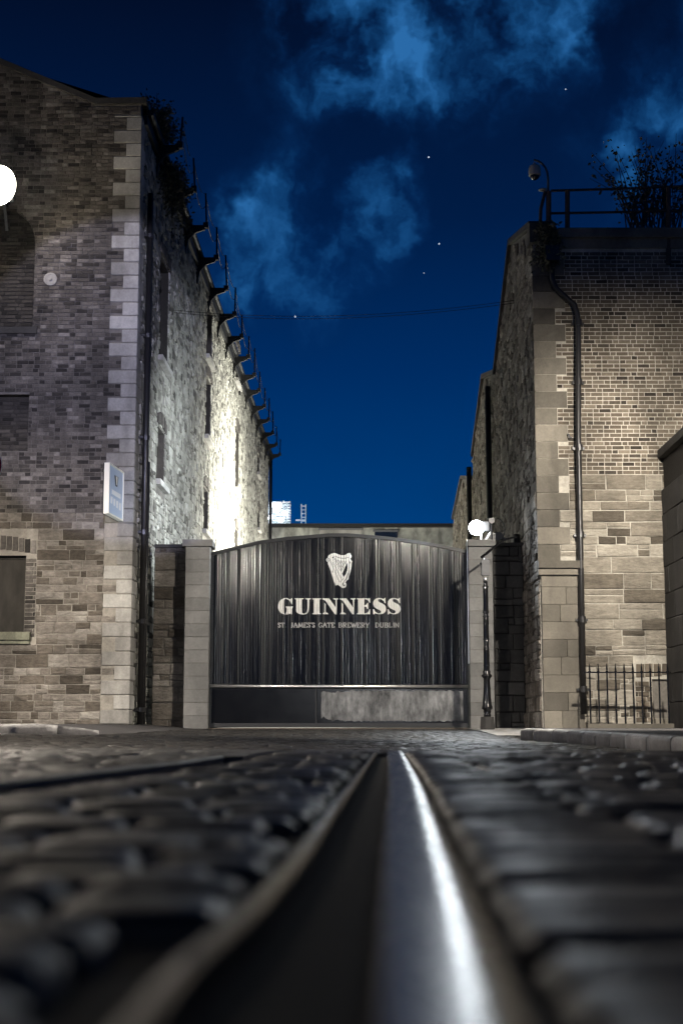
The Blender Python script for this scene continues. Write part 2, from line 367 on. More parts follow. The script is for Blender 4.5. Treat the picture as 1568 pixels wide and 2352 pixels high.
def rubble(fr, a, b, v0, v1, holes=(), top=None, hmin=.14, hmax=.30, d0=0, wide=3.0, jit=.008, d=.03, bev=.012, j=.018):
    out = []; v = v0
    while v < v1 - .02:
        h = min(U(hmin, hmax), v1 - v)
        if v1 - (v + h) < hmin * .5: h = v1 - v
        for (p, q) in free(a, b, v, v + h, holes):
            u = p
            while u < q - 1e-6:
                w = U(.8, wide) * h; e = u + w
                if q - e < .1: e = q
                if top is not None and v + h > top((u + e) / 2): u = e; continue
                r = R()
                def put(s0, s1, t0, t1):
                    if s1 - s0 > .04 and t1 - t0 > .03: out.append((fr, s0 + j / 2, s1 - j / 2, t0 + j / 2, t1 - j / 2, d0, d * U(.3, 1.3), bev, jit))
                if r < .62 or h < hmin * 1.2: put(u, e, v, v + h)
                elif r < .82:
                    m_ = v + h * U(.35, .65); put(u, e, v, m_); put(u, e, m_, v + h)
                else:
                    m_ = v + h * U(.35, .65); k = u + (e - u) * U(.35, .65); put(u, e, v, m_); put(u, k, m_, v + h); put(k, e, m_, v + h)
                u = e
        v += h
    return out
def score(pc):
    fr, u0, u1, v0, v1, d0 = pc[:6]
    P = [proj(fr.p(a, b, d0)) for a, b in ((u0, v0), (u1, v0), (u1, v1), (u0, v1))]
    if any(p is None for p in P): return 0
    cx = sum(p[0] for p in P) / 4; cy = sum(p[1] for p in P) / 4
    if not (0 < cx < 1568 and 0 < cy < 2352): return 0
    A = abs(sum(P[i][0] * P[(i + 1) % 4][1] - P[(i + 1) % 4][0] * P[i][1] for i in range(4))) / 2
    return A
def lay(pieces, name, joined, mat, parent, n=298, hide=None):
    sc = sorted(((score(p) if not (hide and hide(p)) else 0, i) for i, p in enumerate(pieces)), reverse=True)
    single = [i for s_, i in sc[:n] if s_ > 8]; ss = set(single); cache = {}
    for i in single:
        p = pieces[i]; fr = p[0]
        O = fr.p((p[1] + p[2]) / 2, (p[3] + p[4]) / 2, p[5])
        key = (id(fr), round(p[2] - p[1], 2), round(p[4] - p[3], 2), round(p[6], 3) if name != 'brick' else 0)
        if key not in cache:
            vs, fs = piece(*p); me = bpy.data.meshes.new(name); me.from_pydata([tuple(v - O) for v in vs], [], fs)
            me.materials.append(mat); cache[key] = me
        link_mesh(name, cache[key], mat, parent, O)
    mb = MB()
    for i, p in enumerate(pieces):
        if i not in ss:
            vs, fs = piece(*p); mb.add(vs, fs)
    if mb.v: tag(mb.build(joined, mat, parent), kind='stuff')
def core(fr, a, b, v0, v1, holes, mb, extra=None, back=.4):
    us = sorted(set([a, b] + [min(max(x, a), b) for h in holes for x in h[:2]])); vv = sorted(set([v0, v1] + [min(max(x, v0), v1) for h in holes for x in h[2:]]))
    for i in range(len(us) - 1):
        for k in range(len(vv) - 1):
            cu, cv = (us[i] + us[i + 1]) / 2, (vv[k] + vv[k + 1]) / 2
            if any(h[0] < cu < h[1] and h[2] < cv < h[3] for h in holes): continue
            mb.add([fr.p(us[i], vv[k]), fr.p(us[i + 1], vv[k]), fr.p(us[i + 1], vv[k + 1]), fr.p(us[i], vv[k + 1])], [(0, 1, 2, 3)])
def reveal(fr, h, depth, mb):            # the four sides of an opening
    a, b, c, d = h
    for (p, q) in (((a, c), (b, c)), ((b, c), (b, d)), ((b, d), (a, d)), ((a, d), (a, c))):
        mb.add([fr.p(*p, 0), fr.p(*q, 0), fr.p(*q, -depth), fr.p(*p, -depth)], [(0, 1, 2, 3)])
def fbox(mb, fr, u0, u1, v0, v1, d0, d1, mi=0):
    mb.add([fr.p(u0, v0, d0), fr.p(u1, v0, d0), fr.p(u1, v1, d0), fr.p(u0, v1, d0), fr.p(u0, v0, d1), fr.p(u1, v0, d1), fr.p(u1, v1, d1), fr.p(u0, v1, d1)],
           [(0, 1, 2, 3), (4, 7, 6, 5), (0, 4, 5, 1), (1, 5, 6, 2), (2, 6, 7, 3), (3, 7, 4, 0)], mi)

# ------------------------------------------------------------------ ground
def sm(a, b, x): t = min(max((x - a) / (b - a), 0), 1); return t * t * (3 - 2 * t)
def road_z(x, y):
    g = -.12 * sm(6, 14, y) + .02 * sm(14, 22, y) + .10 * sm(22, 30.5, y)
    w = sm(7, 14, y) * (1 - sm(24, 30.5, y))
    t = max(-1.6, min(1.3, x / 3.3))
    return g + w * (-.035 * t if t > 0 else -.07 * t)
def edge_x_right(y):                     # kerb line on the right
    pts = [(-6, 5.4), (6, 5.0), (10, 3.95), (13.8, 3.36), (16.5, 3.2), (18.8, 3.1), (20.6, 2.97), (21.6, 2.84), (22.2, 2.72)]
    if y <= pts[0][0]: return pts[0][1]
    for (a, b), (c, d) in zip(pts, pts[1:]):
        if y <= c: return b + (d - b) * (y - a) / (c - a)
    return 99
gm = MB()
xs = [-400, -60, -14] + [-12 + i * .5 for i in range(49)] + [14, 60, 400]
ys = [-400, -60, -12] + [-6 + i * .5 for i in range(74)] + [33, 40, 60, 80, 150, 400, 2500]
nx = len(xs)
gv = [(x, y, (road_z(x, y) if -12 <= x <= 12 and -12 <= y <= 31 else (0 if y > 30 else road_z(max(-12, min(12, x)), max(-6, min(31, y))))) - .032) for y in ys for x in xs]
gm.add(gv, [(j * nx + i, j * nx + i + 1, (j + 1) * nx + i + 1, (j + 1) * nx + i) for j in range(len(ys) - 1) for i in range(nx - 1)])
road = tag(gm.build('road', M_dirt), kind='structure')

# rails (curved in plan): centre lines of the head's left edge, X(y)
def interp(pts, y):
    if y <= pts[0][0]: (a, b), (c, d) = pts[0], pts[1]; return b + (d - b) * (y - a) / (c - a)
    for (a, b), (c, d) in zip(pts, pts[1:]):
        if y <= c: t = (y - a) / (c - a); return b + (d - b) * t
    (a, b), (c, d) = pts[-2], pts[-1]; return d + (d - b) / (c - a) * (y - c)
HL = [(.62, .0147), (1.58, .0456), (3.3, .107), (7.1, .222)]
CK = [(.2, -.10), (.62, -.095), (.84, -.088), (1.1, -.064), (1.53, -.040), (2.13, -.018), (3.54, .036), (7.1, .172)]
LR = [(1.2, -1.06), (3.1, -.77), (3.8, -.685), (4.7, -.565), (5.7, -.475), (7.6, -.40)]
def sweep(name, path, y0, y1, prof, mat, parent, step=.06, lab=None):
    mb = MB(); y = y0; rows = []
    yy = []
    while y < y1: yy.append(y); y += step if y > 1 else .03
    yy.append(y1)
    n = len(prof)
    vs = [(interp(path, q) + px_, q, pz + road_z(0, q)) for q in yy for (px_, pz) in prof]
    fs = [(i * n + k, i * n + k + 1, (i + 1) * n + k + 1, (i + 1) * n + k) for i in range(len(yy) - 1) for k in range(n - 1)]
    fs += [tuple(range(n)), tuple(range((len(yy) - 1) * n, len(yy) * n))[::-1]]
    mb.add(vs, fs); return mb.build(name, mat, parent, smooth=False)
head = [(0, -.10), (0, -.003), (.003, 0)] + [(.044 + .032 * math.sin(a), -.012 + .012 * math.cos(a)) for a in [i * math.pi / 2 / 12 for i in range(13)]] + [(.078, -.03), (.078, -.06)]
rl = empty('tram_rail', (0, 0, 0), 'worn steel tramway rail running from the near foreground towards the gate', 'rail', 'sunken tramway rails')
o = sweep('rail_head', HL, -.6, 7.15, head, M_rail, rl)
for p_ in o.data.polygons: p_.use_smooth = len(p_.vertices) == 4 and p_.normal.z > .02 and p_.normal.x > .001
sweep('guard_rail', CK, -.6, 7.15, [(-.012, -.10), (-.012, -.012), (-.007, -.004), (-.001, -.003), (.004, -.009), (.006, -.10)], M_railg, rl)
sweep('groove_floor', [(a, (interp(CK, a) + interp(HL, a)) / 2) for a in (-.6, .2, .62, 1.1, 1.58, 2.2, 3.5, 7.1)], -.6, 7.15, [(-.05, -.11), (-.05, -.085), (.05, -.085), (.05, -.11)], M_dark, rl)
rl2 = empty('tram_rail', (0, 0, 0), 'dark steel tramway rail crossing the setts at the left', 'rail', 'sunken tramway rails')
sweep('rail_head', LR, 1.2, 5.6, [(-.035, -.06), (-.035, -.002), (-.03, .004), (.03, .004), (.034, -.002), (.034, -.10)], M_rail2, rl2)
sweep('guard_rail', LR, 1.2, 5.6, [(.138, -.09), (.138, -.012), (.142, -.008), (.148, -.008), (.152, -.09)], M_railside, rl2)
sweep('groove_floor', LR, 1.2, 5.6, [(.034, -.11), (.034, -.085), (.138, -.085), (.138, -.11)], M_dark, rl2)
sweep('rail_end', LR, 5.64, 8.2, [(-.035, -.06), (-.035, .002), (.10, .002), (.10, -.06)], M_rail2, rl2)

# setts
def sett_mesh(w, l, seed, hi):
    rg = random.Random(seed); nxs, nys = (5, 4) if hi else (3, 3)
    def axis(n, L): 
        b = .018
        return [-L / 2, -L / 2 + b] + [(-L / 2 + b) + (L - 2 * b) * (i + 1) / (n - 1) for i in range(n - 2)] + [L / 2 - b, L / 2]
    X = axis(nxs, w); Y = axis(nys, l); dome = rg.uniform(.002, .006); tx, ty = rg.uniform(-.02, .02), rg.uniform(-.03, .03)
    vs = []
    for j, y in enumerate(Y):
        for i, x in enumerate(X):
            e = (i in (0, len(X) - 1)) + (j in (0, len(Y) - 1))
            z = dome * (1 - (2 * x / w) ** 2) * (1 - (2 * y / l) ** 2) + tx * x + ty * y + rg.uniform(-.0014, .0014)
            if e: z -= .010 if e == 1 else .0115
            k = .93 if e == 2 else 1
            vs.append((x * k + rg.uniform(-.003, .003), y * k + rg.uniform(-.003, .003), z))
    n = len(X); b = len(vs); ring = [i for i in range(n)] + [j * n + n - 1 for j in range(1, len(Y))] + [(len(Y) - 1) * n + i for i in range(n - 2, -1, -1)] + [j * n for j in range(len(Y) - 2, 0, -1)]
    fs = [(j * n + i, j * n + i + 1, (j + 1) * n + i + 1, (j + 1) * n + i) for j in range(len(Y) - 1) for i in range(n - 1)]
    vs += [(vs[i][0], vs[i][1], -.06) for i in ring]
    m_ = len(ring); fs += [(ring[(k + 1) % m_], ring[k], b + k, b + (k + 1) % m_) for k in range(m_)]
    return vs, fs
SETT = {}
def get_sett(wi, li, s, hi):
    k = (wi, li, s, hi)
    if k not in SETT: SETT[k] = sett_mesh(wi, li, hash(k) % 99991, hi)
    return SETT[k]
setts = []
y = -.7
def half(y): return .2376 * max(y, 0) + 1.6 + .04 * max(y, 0)
while y < 30.72:
    l = U(.105, .135); x = -min(half(y), 7.5) + U(-.2, 0); yc = y + l / 2
    xe = min(half(y), 7.5)
    skip = []
    if yc < 7.22: skip += [(interp(CK, yc) - .022, interp(HL, yc) + .086)]
    if 1.15 < yc < 8.25: skip += [(interp(LR, yc) - .045, interp(LR, yc) + (.158 if yc < 5.62 else .115))]
    while x < xe:
        w = U(.17, .30); a, b = x, x + w
        hit = [s for s in skip if s[0] < b and s[1] > a]
        if hit:
            s = hit[0]
            if s[0] - a > .06: b = s[0]
            else: x = s[1]; continue
        cx = (a + b) / 2
        ok = True
        if 2.6 < cx and cx + .1 > edge_x_right(yc) - .0 : ok = False
        if cx < -3.3 and yc > 19.9 - .02 * 0: ok = False
        if yc > 20.8 and cx < -3.35 + (.49) * (yc - 21) / 9.5: ok = False
        if yc > 22.2 and cx > 2.72 + (yc - 22.2) * .18: ok = False
        if yc > 26.5 and cx > 2.75: ok = False
        if ok: setts.append((cx, yc + U(-.006, .006), (b - a) - .014, l - .013, U(-.03, .03)))
        x = b
    y += l
def q(v, s): return round(v / s) * s
sized = []
for i, (cx, cy, w, l, rz) in enumerate(setts):
    P = proj((cx, cy, 0)); sc = 0
    if P and -40 < P[0] < 1608 and P[1] < 2420 and cy > .5: sc = w * l / cy ** 3
    sized.append((sc, i))
sized.sort(reverse=True); single = set(i for s, i in sized[:300])
sb = MB(); mcache = {}
for i, (cx, cy, w, l, rz) in enumerate(setts):
    z = road_z(cx, cy) - .009 + U(-.004, .004); hi = cy < 9
    if i in single:
        key = (q(w, .02), q(l, .01), i % 3)
        if key not in mcache:
            vs, fs = get_sett(max(key[0], .04), key[1], key[2], True)
            me = bpy.data.meshes.new('sett'); me.from_pydata(vs, [], fs); me.polygons.foreach_set('use_smooth', [True] * len(fs)); me.materials.append(M_sett); mcache[key] = me
        ob = link_mesh('sett', mcache[key], M_sett, road, Vector((cx, cy, z))); ob.rotation_euler = (0, 0, rz)
    else:
        vs, fs = get_sett(max(q(w, .02), .04), q(l, .01), i % 5, hi); c, s = math.cos(rz), math.sin(rz)
        sb.add([(cx + a * c - b * s, cy + a * s + b * c, z + h) for a, b, h in vs], fs)
st = sb.build('setts_beyond', M_sett, road, smooth=True); tag(st, kind='stuff')

# pavements
def pave(name, xs, ys, zf, inside, mat):
    mb = MB(); nx = len(xs); vs = [(x, y, zf(x, y)) for y in ys for x in xs]
    fs = [(j * nx + i, j * nx + i + 1, (j + 1) * nx + i + 1, (j + 1) * nx + i) for j in range(len(ys) - 1) for i in range(nx - 1)
          if inside((xs[i] + xs[i + 1]) / 2, (ys[j] + ys[j + 1]) / 2)]
    mb.add(vs, fs); return tag(mb.build(name, mat, None), kind='structure')
def zl(x, y):
    ex = -3.35 + .49 * (y - 21) / 9.5
    return road_z(x, y) - .004 + (.108 - road_z(x, y)) * sm(0, 1.6, ex - x)
def zr(x, y): return -.033 + .07 * sm(12, 22, y) - .01 * sm(22, 28, y) if y > 12 else -.033 + .05 * sm(12, 0, y)
NR = 60
def grid_between(name, fa, fb, ys, n, zf, mat):
    mb = MB(); vs = []
    for y in ys:
        a, b = fa(y), fb(y)
        for i in range(n + 1):
            x = a + (b - a) * (i / n) ** (1.6 if abs(a) < abs(b) else 1); vs.append((x, y, zf(x, y)))
    m_ = n + 1
    mb.add(vs, [(j * m_ + i, j * m_ + i + 1, (j + 1) * m_ + i + 1, (j + 1) * m_ + i) for j in range(len(ys) - 1) for i in range(n)])
    return tag(mb.build(name, mat, None), kind='structure')
grid_between('pavement_left', lambda y: -3.35 + .49 * (max(y, 21) - 21) / 9.5, lambda y: -40, [20.12 + i * (31.2 - 20.12) / 30 for i in range(31)], 30, zl, M_asphalt)
def rx(y): return edge_x_right(y) + .1 if y <= 22.1 else 2.8 + (y - 22.1) * .18
grid_between('pavement_right', rx, lambda y: 40, [-6 + i * .5 for i in range(56)] + [22.1, 23, 24, 25, 26, 27, 28, 28.6], 16, zr, M_asphalt)
slab = MB(); slab.add([(2.72, 25.4, road_z(2.7, 25.4) + .003), (3.4, 25.4, road_z(3.4, 25.4) + .008), (4.1, 31.0, .03), (2.62, 31.0, .012), (2.66, 28, road_z(2.7, 28) + .01), (3.6, 28, road_z(3.6, 28) + .02)],
                      [(0, 1, 5, 4), (4, 5, 2, 3)])
tag(slab.build('pavement_by_gate', M_kerb), kind='structure')

# kerbs
def kerb(name, pts, ztop, zbot, inward, L=.92):
    root = empty(name, (0, 0, 0), kind='structure')
    seg = []; acc = 0
    for (a, b) in zip(pts, pts[1:]):
        a = Vector(a); b = Vector(b); n = max(1, round((b - a).length / L))
        for i in range(n): seg.append((a + (b - a) * (i / n), a + (b - a) * ((i + 1) / n)))
    for a, b in seg:
        t = (b - a).normalized(); nrm = Vector((-t.y, t.x)) * inward; g = .007
        a2, b2 = a + t * g, b - t * g; mb = MB(); vs = []
        dz = U(-.008, .008); K = 5
        prof = [(0, 0), (-.004, .75), (.01, .93), (.035, 1.0), (.17, 1.02)]
        for i in range(K + 1):
            p = a2 + (b2 - a2) * (i / K)
            zt, zb = ztop(p.x, p.y) + dz, zbot(p.x, p.y) - .06
            e = .012 if i in (0, K) else 0
            for (o_, h) in prof:
                w = nrm * (o_ + e + U(-.004, .004)); vs.append((p.x + w.x, p.y + w.y, zb + (zt - zb) * (h - (e * .8 if h > .5 else 0)) + (U(-.004, .004) if h > .5 else 0)))
            w = nrm * .17; vs.append((p.x + w.x, p.y + w.y, zb))
        n = len(prof) + 1
        fs = [(i * n + k, i * n + (k + 1) % n, (i + 1) * n + (k + 1) % n, (i + 1) * n + k) for i in range(K) for k in range(n)] + [tuple(range(n)), tuple(range(K * n, K * n + n))[::-1]]
        mb.add(vs, fs); mb.build('kerbstone', M_kerb, root, smooth=True)
kerb('kerb_right', [(5.2, 2), (5.0, 6), (3.95, 10), (3.36, 13.8), (3.2, 16.5), (3.1, 18.8), (2.97, 20.6), (2.84, 21.6), (2.72, 22.2), (2.84, 22.6)], lambda x, y: zr(x, y) + .006, lambda x, y: road_z(x, y), -1)
kerb('kerb_left', [(-12, 19.95), (-3.9, 20.0), (-3.35, 20.15)], lambda x, y: (.108 if x < -4.1 else .108 - .09 * (x + 4.1) / .75), lambda x, y: road_z(x, y), 1)

# ------------------------------------------------------------------ LEFT BUILDING
YL = 29.0
XLc = at(311, 900, YL).x
lb = empty('brick_warehouse', (XLc, YL, 0), 'tall sooty brick warehouse with pale corner quoins left of the gate', 'building')
ldir = Vector((LX, 1, 0)).normalized()
FL = Frame((XLc, YL, 0), (-1, 0, 0), (0, -1, 0))      # u grows leftwards from the corner
FS = Frame((XLc, YL, 0), ldir, Vector((1, -LX, 0)))    # side wall, u grows with depth
def uf(px, py=900): return XLc - at(px, py, YL).x
def vf(py, px=200): return at(px, py, YL).z
EAVE = vf(240, 320)
vbrick = vf(1178, 200)
slope = (vf(140, 0) - vf(232, 220)) / (uf(0, 140) - uf(220, 232)); uk = uf(222, 232)
def topL(u): return EAVE - .02 + max(0, (u - uk) * slope) if u < 6 else EAVE + (6 - uk) * slope - (u - 6) * slope
holesL = []
win_low = (uf(58, 1370), uf(58, 1370) + 1.6, vf(1452, 30), vf(1276, 30))
blind_mid = (uf(66, 970), uf(66, 970) + 1.5, vf(1036, 30), vf(906, 30))
ba0, ba1, bv0, bv1 = uf(80, 620), uf(80, 620) + 1.7, vf(752, 30), vf(560, 30)
archr = (ba1 - ba0) / 2
arch = [(ba0, ba1, bv0, bv1)]
for i in range(10):
    z0 = i * archr / 10; hw = math.sqrt(max(archr ** 2 - (z0 + archr / 20) ** 2, 0)); arch.append((ba0 + archr - hw, ba0 + archr + hw, bv1 + z0, bv1 + z0 + archr / 10))
WL = 8.6
holes = [win_low, blind_mid] + arch
# quoins
quoins = []
qh = .29; v = .10; k = 0
qb = EAVE - .25
while v < qb:
    long_ = k % 2 == 0; u1 = .56 if long_ else .30
    f_ = 1 + .0 * v
    quoins.append((u1, .34 if long_ else .55, v, min(v + qh, qb))); v += qh; k += 1
qholes = [(0, u1, a, b) for (u1, s1, a, b) in quoins]
qholesS = [(0, s1, a, b) for (u1, s1, a, b) in quoins]
mbc = MB()
core(FL, 0, WL, vbrick, EAVE - .3, [h for h in holes if h[3] > vbrick], mbc)
mbl = MB(); core(FL, 0, WL, 0, vbrick, [win_low], mbl); mbl.build('lower_wall', M_mortarP, lb)
mbc.add([FL.p(0, EAVE - .3), FL.p(WL, EAVE - .3), FL.p(WL, topL(WL)), FL.p(6, topL(6)), FL.p(uk, EAVE), FL.p(0, EAVE)], [(0, 1, 2, 3, 4, 5)])
mbc.build('wall', M_mortarL, lb)
pb = bricks(FL, 0, WL, vbrick, EAVE + 1.9, holes + qholes, topL, d=.02)
# brick dressing round the low window
wl = win_low
dress = [(wl[0] - .22, wl[0], wl[2] - .1, wl[3] + .28)]
pb += bricks(FL, wl[0] - .22, wl[0], wl[2] - .1, wl[3], [], None, L=.22)
for i in range(16):                      # soldier arch over the low window
    u = wl[0] - .2 + i * .125; rise = .13 * (1 - ((i - 8) / 8.5) ** 2)
    pb.append((FL, u, u + .105, wl[3] + .03 + rise * .8, wl[3] + .29 + rise, 0, .022, .005, .003))
dh = dress + [(wl[0] - .22, WL, wl[3], wl[3] + .44), (wl[0] - .25, WL, wl[2] - .2, wl[2])]
ps = rubble(FL, 0, WL, .02, vbrick, holes + qholes + dh, None, hmin=.13, hmax=.27, wide=2.8, j=.013, jit=.006, d=.02)
# blind window infill
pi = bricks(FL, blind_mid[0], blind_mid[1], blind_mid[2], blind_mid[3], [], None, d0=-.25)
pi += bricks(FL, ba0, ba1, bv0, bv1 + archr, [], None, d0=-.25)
for h in (blind_mid, win_low):
    mbr = MB(); reveal(FL, h, .28, mbr); mbr.build('window_reveal', M_brickL, lb)
mbr = MB()
mbr.add([FL.p(ba0, bv0), FL.p(ba0, bv1), FL.p(ba0, bv1, -.28), FL.p(ba0, bv0, -.28)], [(0, 1, 2, 3)])
ap = [(ba0 + archr - archr * math.cos(a), bv1 + archr * math.sin(a)) for a in [i * math.pi / 12 for i in range(13)]]
for (p, q_) in zip(ap, ap[1:]): mbr.add([FL.p(*p), FL.p(*q_), FL.p(*q_, -.28), FL.p(*p, -.28)], [(0, 1, 2, 3)])
mbr.add([FL.p(ba0, bv0), FL.p(ba1, bv0), FL.p(ba1, bv0, -.28), FL.p(ba0, bv0, -.28)], [(0, 1, 2, 3)])
mbr.build('window_reveal', M_brickL, lb)
mi = MB(); mi.add([FL.p(ba0 - .02, bv0 - .02, -.255), FL.p(ba1 + .02, bv0 - .02, -.255), FL.p(ba1 + .02, bv1 + archr, -.255), FL.p(ba0 - .02, bv1 + archr, -.255)], [(0, 1, 2, 3)])
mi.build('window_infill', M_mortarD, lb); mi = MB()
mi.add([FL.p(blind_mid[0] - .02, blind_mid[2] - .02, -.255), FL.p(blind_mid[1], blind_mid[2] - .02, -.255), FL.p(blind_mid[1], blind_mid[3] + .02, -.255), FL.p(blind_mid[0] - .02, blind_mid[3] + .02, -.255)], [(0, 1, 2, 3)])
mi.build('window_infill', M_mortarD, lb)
sl = MB(); fbox(sl, FL, ba0 - .1, ba1 + .1, bv0 - .14, bv0, -.14, .07); sl.build('sill', M_greyash, lb)
bd = MB(); fbox(bd, FL, win_low[0] - .02, win_low[1], win_low[2], win_low[3] + .02, -.27, -.23)
wd = bd.build('window', M_panel, lb); wd['label'] = 'boarded ground floor window'
fr_ = MB(); fbox(fr_, FL, win_low[0], win_low[0] + .07, win_low[2], win_low[3], -.23, -.18); fbox(fr_, FL, win_low[0] + .07, win_low[1], win_low[3] - .05, win_low[3], -.23, -.19); fr_.build('frame', M_panel, wd)
s2 = MB(); fbox(s2, FL, win_low[0] - .14, win_low[1], win_low[2] - .16, win_low[2] - .0, -.14, .12); fbox(s2, FL, win_low[0] - .13, win_low[1], win_low[2] - .24, win_low[2] - .16, 0, .07); s2.build('sill', M_sill, wd)
lay(pb, 'brick', 'brickwork', M_brickL, lb, n=240)
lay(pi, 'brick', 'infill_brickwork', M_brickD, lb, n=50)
# side wall with its narrow windows
P0 = (XLc, YL)
def us(px, py): h = lane_hit(px, py, P0); return (h - Vector((XLc, YL, h.z))).length, h.z
END = us(615, 1240)[0]
wins = []
for (xa, xb, ya, yb) in [(359, 377, 985, 1112), (365, 386, 600, 838), (471, 483, 870, 1010), (466, 477, 1122, 1222), (473, 486, 705, 830), (539, 548, 985, 1128), (537, 545, 1214, 1290), (590, 595, 1045, 1090), (591, 595, 1170, 1215), (540, 549, 800, 880), (405, 420, 1330, 1400)]:
    ua, ub = us(xa, (ya + yb) / 2)[0], us(xb, (ya + yb) / 2)[0]; um = us((xa + xb) / 2, 1000)[0]
    wins.append((ua, ub, us((xa + xb) / 2, yb)[1], us((xa + xb) / 2, ya)[1]))
sh = [w for w in wins if w[3] > w[2] + .1]
ms = MB(); core(FS, 0, END, 0, EAVE, sh, ms)
ms.build('side_wall', M_mortarL, lb)
lint = [(a - .08, b + .08, d, d + .25) for (a, b, c, d) in sh]; sil = [(a - .12, b + .12, c - .14, c) for (a, b, c, d) in sh]
pss = rubble(FS, .0, END, .02, EAVE - .35, sh + qholesS + sil, None, hmin=.10, hmax=.24, wide=2.3, jit=.010, d=.032, bev=.012, j=.012)
lay(ps, 'stone', 'stonework', M_stoneL, lb)
lay(pss, 'side_stone', 'side_stonework', M_stoneS, lb)
for i, (a, b, c, d) in enumerate(sh):
    g_ = MB(); fbox(g_, FS, a, b, c, d, -.30, -.26); w_ = g_.build('window', M_dark if i != 4 else M_grey, lb)
    mr = MB(); reveal(FS, (a, b, c, d), .27, mr); mr.build('reveal', M_brickD, w_)  # dark brick colour stands in for the shade on the jambs
    f_ = MB()
    fbox(f_, FS, a, a + .06, c, d, -.26, -.22); fbox(f_, FS, b - .06, b, c, d, -.26, -.22); fbox(f_, FS, a + .06, b - .06, (c + d) / 2 - .03, (c + d) / 2 + .03, -.26, -.23); f_.build('frame', M_grey, w_)
    s_ = MB(); fbox(s_, FS, a - .12, b + .12, c - .13, c - .004, -.3, .13); s_.build('sill', M_quoin, w_)
    s_ = MB(); n = 8
    for k in range(n):
        u = a - .1 + (b - a + .2) * k / n; rise = .15 * math.sin(math.pi * (k + .5) / n)
        fbox(s_, FS, u + .01, u + (b - a + .2) / n - .01, d + .01 + rise * .4, d + .22 + rise, 0, .055)
    tag(s_.build('lintel', M_brickL, w_), kind=None)
# quoin blocks
for i, (u1, s1, a, b) in enumerate(quoins):
    mb = MB(); e = .03; g = .006; bv = .015
    P = [FL.p(u1 - g, 0, 0), FL.p(u1 - g, 0, e), FL.p(-e + bv, 0, e), FS.p(-e * 0 + bv, 0, e), FS.p(s1 - g, 0, e), FS.p(s1 - g, 0, 0)]
    z0, z1 = a + g, b - g; n = len(P)
    def ringz(z, inset):
        out = []
        for j, p in enumerate(P):
            q_ = Vector(p)
            if j in (1, 2): q_ += Vector((0, inset, 0))
            if j in (3, 4): q_ += Vector((-inset, 0, 0))
            if j == 1: q_ += Vector((inset, 0, 0))
            if j == 4: q_ -= ldir * inset
            out.append((q_.x, q_.y, z))
        return out
    vs = ringz(z0, bv) + ringz(z0 + bv, 0) + ringz(z1 - bv, 0) + ringz(z1, bv)
    fs = [(r * n + j, r * n + j + 1, (r + 1) * n + j + 1, (r + 1) * n + j) for r in range(3) for j in range(n - 1)] + [tuple(range(n))[::-1], tuple(range(3 * n, 4 * n))]
    mb.add(vs, fs); mb.build('quoin', M_quoin, lb)
# coping, roof, gutter
cp = MB()
for (ua, ub) in ((-.12, uk), (uk, 6), (6, WL)):
    za, zb = (topL(max(ua, 0)) if ua > -.1 else EAVE), topL(ub - .001)
    cp.prism([FL.p(ua, za, .09), FL.p(ub, zb, .09), FL.p(ub, zb + .13, .09), FL.p(ua, za + .13, .09)], (0, .5, 0))
cp.build('coping', M_greyash, lb)
rf = MB(); ra = FS.p(.4, EAVE - .1, -.05); 
Wd = 6 - 0; rz_ = EAVE + (6 - uk) * slope - .15
e1, e2 = FS.p(.2, EAVE - .02, .1), FS.p(END, EAVE - .02, .1); r1, r2 = FS.p(.2, rz_, -6), FS.p(END, rz_, -6); k1, k2 = FS.p(.2, EAVE - .02, -12.1), FS.p(END, EAVE - .02, -12.1)
rf.add([e1, r1, r2, e2, k1, k2, e1 - Vector((0, 0, .1)), e2 - Vector((0, 0, .1)), k1 - Vector((0, 0, .1)), k2 - Vector((0, 0, .1))], [(0, 1, 2, 3), (1, 4, 5, 2), (3, 2, 5, 9, 7), (0, 3, 7, 6), (6, 7, 9, 8)])
rf.build('roof', M_slate, lb)
bw = MB(); bw.add([FS.p(END, 0, 0), FS.p(END, 0, -12), FS.p(END, EAVE - .02, -12), FS.p(END, EAVE - .02, 0)], [(0, 1, 2, 3)]); bw.build('rear_wall', M_stoneS, lb)
gt = MB(); gt.tube([FS.p(.3, EAVE - .05, .16), FS.p(END, EAVE - .05, .16)], .07, 8)
fbox(gt, FS, .25, END, EAVE - .34, EAVE - .13, 0, .1)
gt.build('gutter', M_dark, lb)
# downpipes at the corner of the lane
for (u, r) in ((.62, .065), (.98, .05)):
    dp = MB(); dp.tube([FS.p(u, .1, .14), FS.p(u, 11.4 if r > .06 else 5.6, .14)], r, 10); d_ = dp.build('downpipe', M_pipe, lb, smooth=True)
    for z in (.35, 2.15, 4.0, 6.0, 8.2, 10.4):
        if z > 5.5 and r < .06: continue
        c_ = MB(); c_.tube([FS.p(u, z, .14), FS.p(u, z + .09, .14)], r + .022, 10); fbox(c_, FS, u - .1, u + .1, z + .02, z + .07, 0, .1); c_.build('collar', M_pipe, d_)
# far downpipe
dp = MB(); dp.tube([FS.p(END - .3, .1, .15), FS.p(END - .3, EAVE - .2, .15)], .07, 8); dp.build('downpipe', M_pipe, lb, smooth=True)
# tie plate
tp = MB(); c = at(117, 642, YL)
tp.lathe((0, 0, 0), [(.14, 0), (.14, .015), (.10, .02), (.10, .012), (.035, .012), (.035, .04)], 18)
tp.v = [(c.x + x, YL - .025 - z, c.z + y) for x, y, z in tp.v]; tp.build('tie_plate', M_quoin, lb)
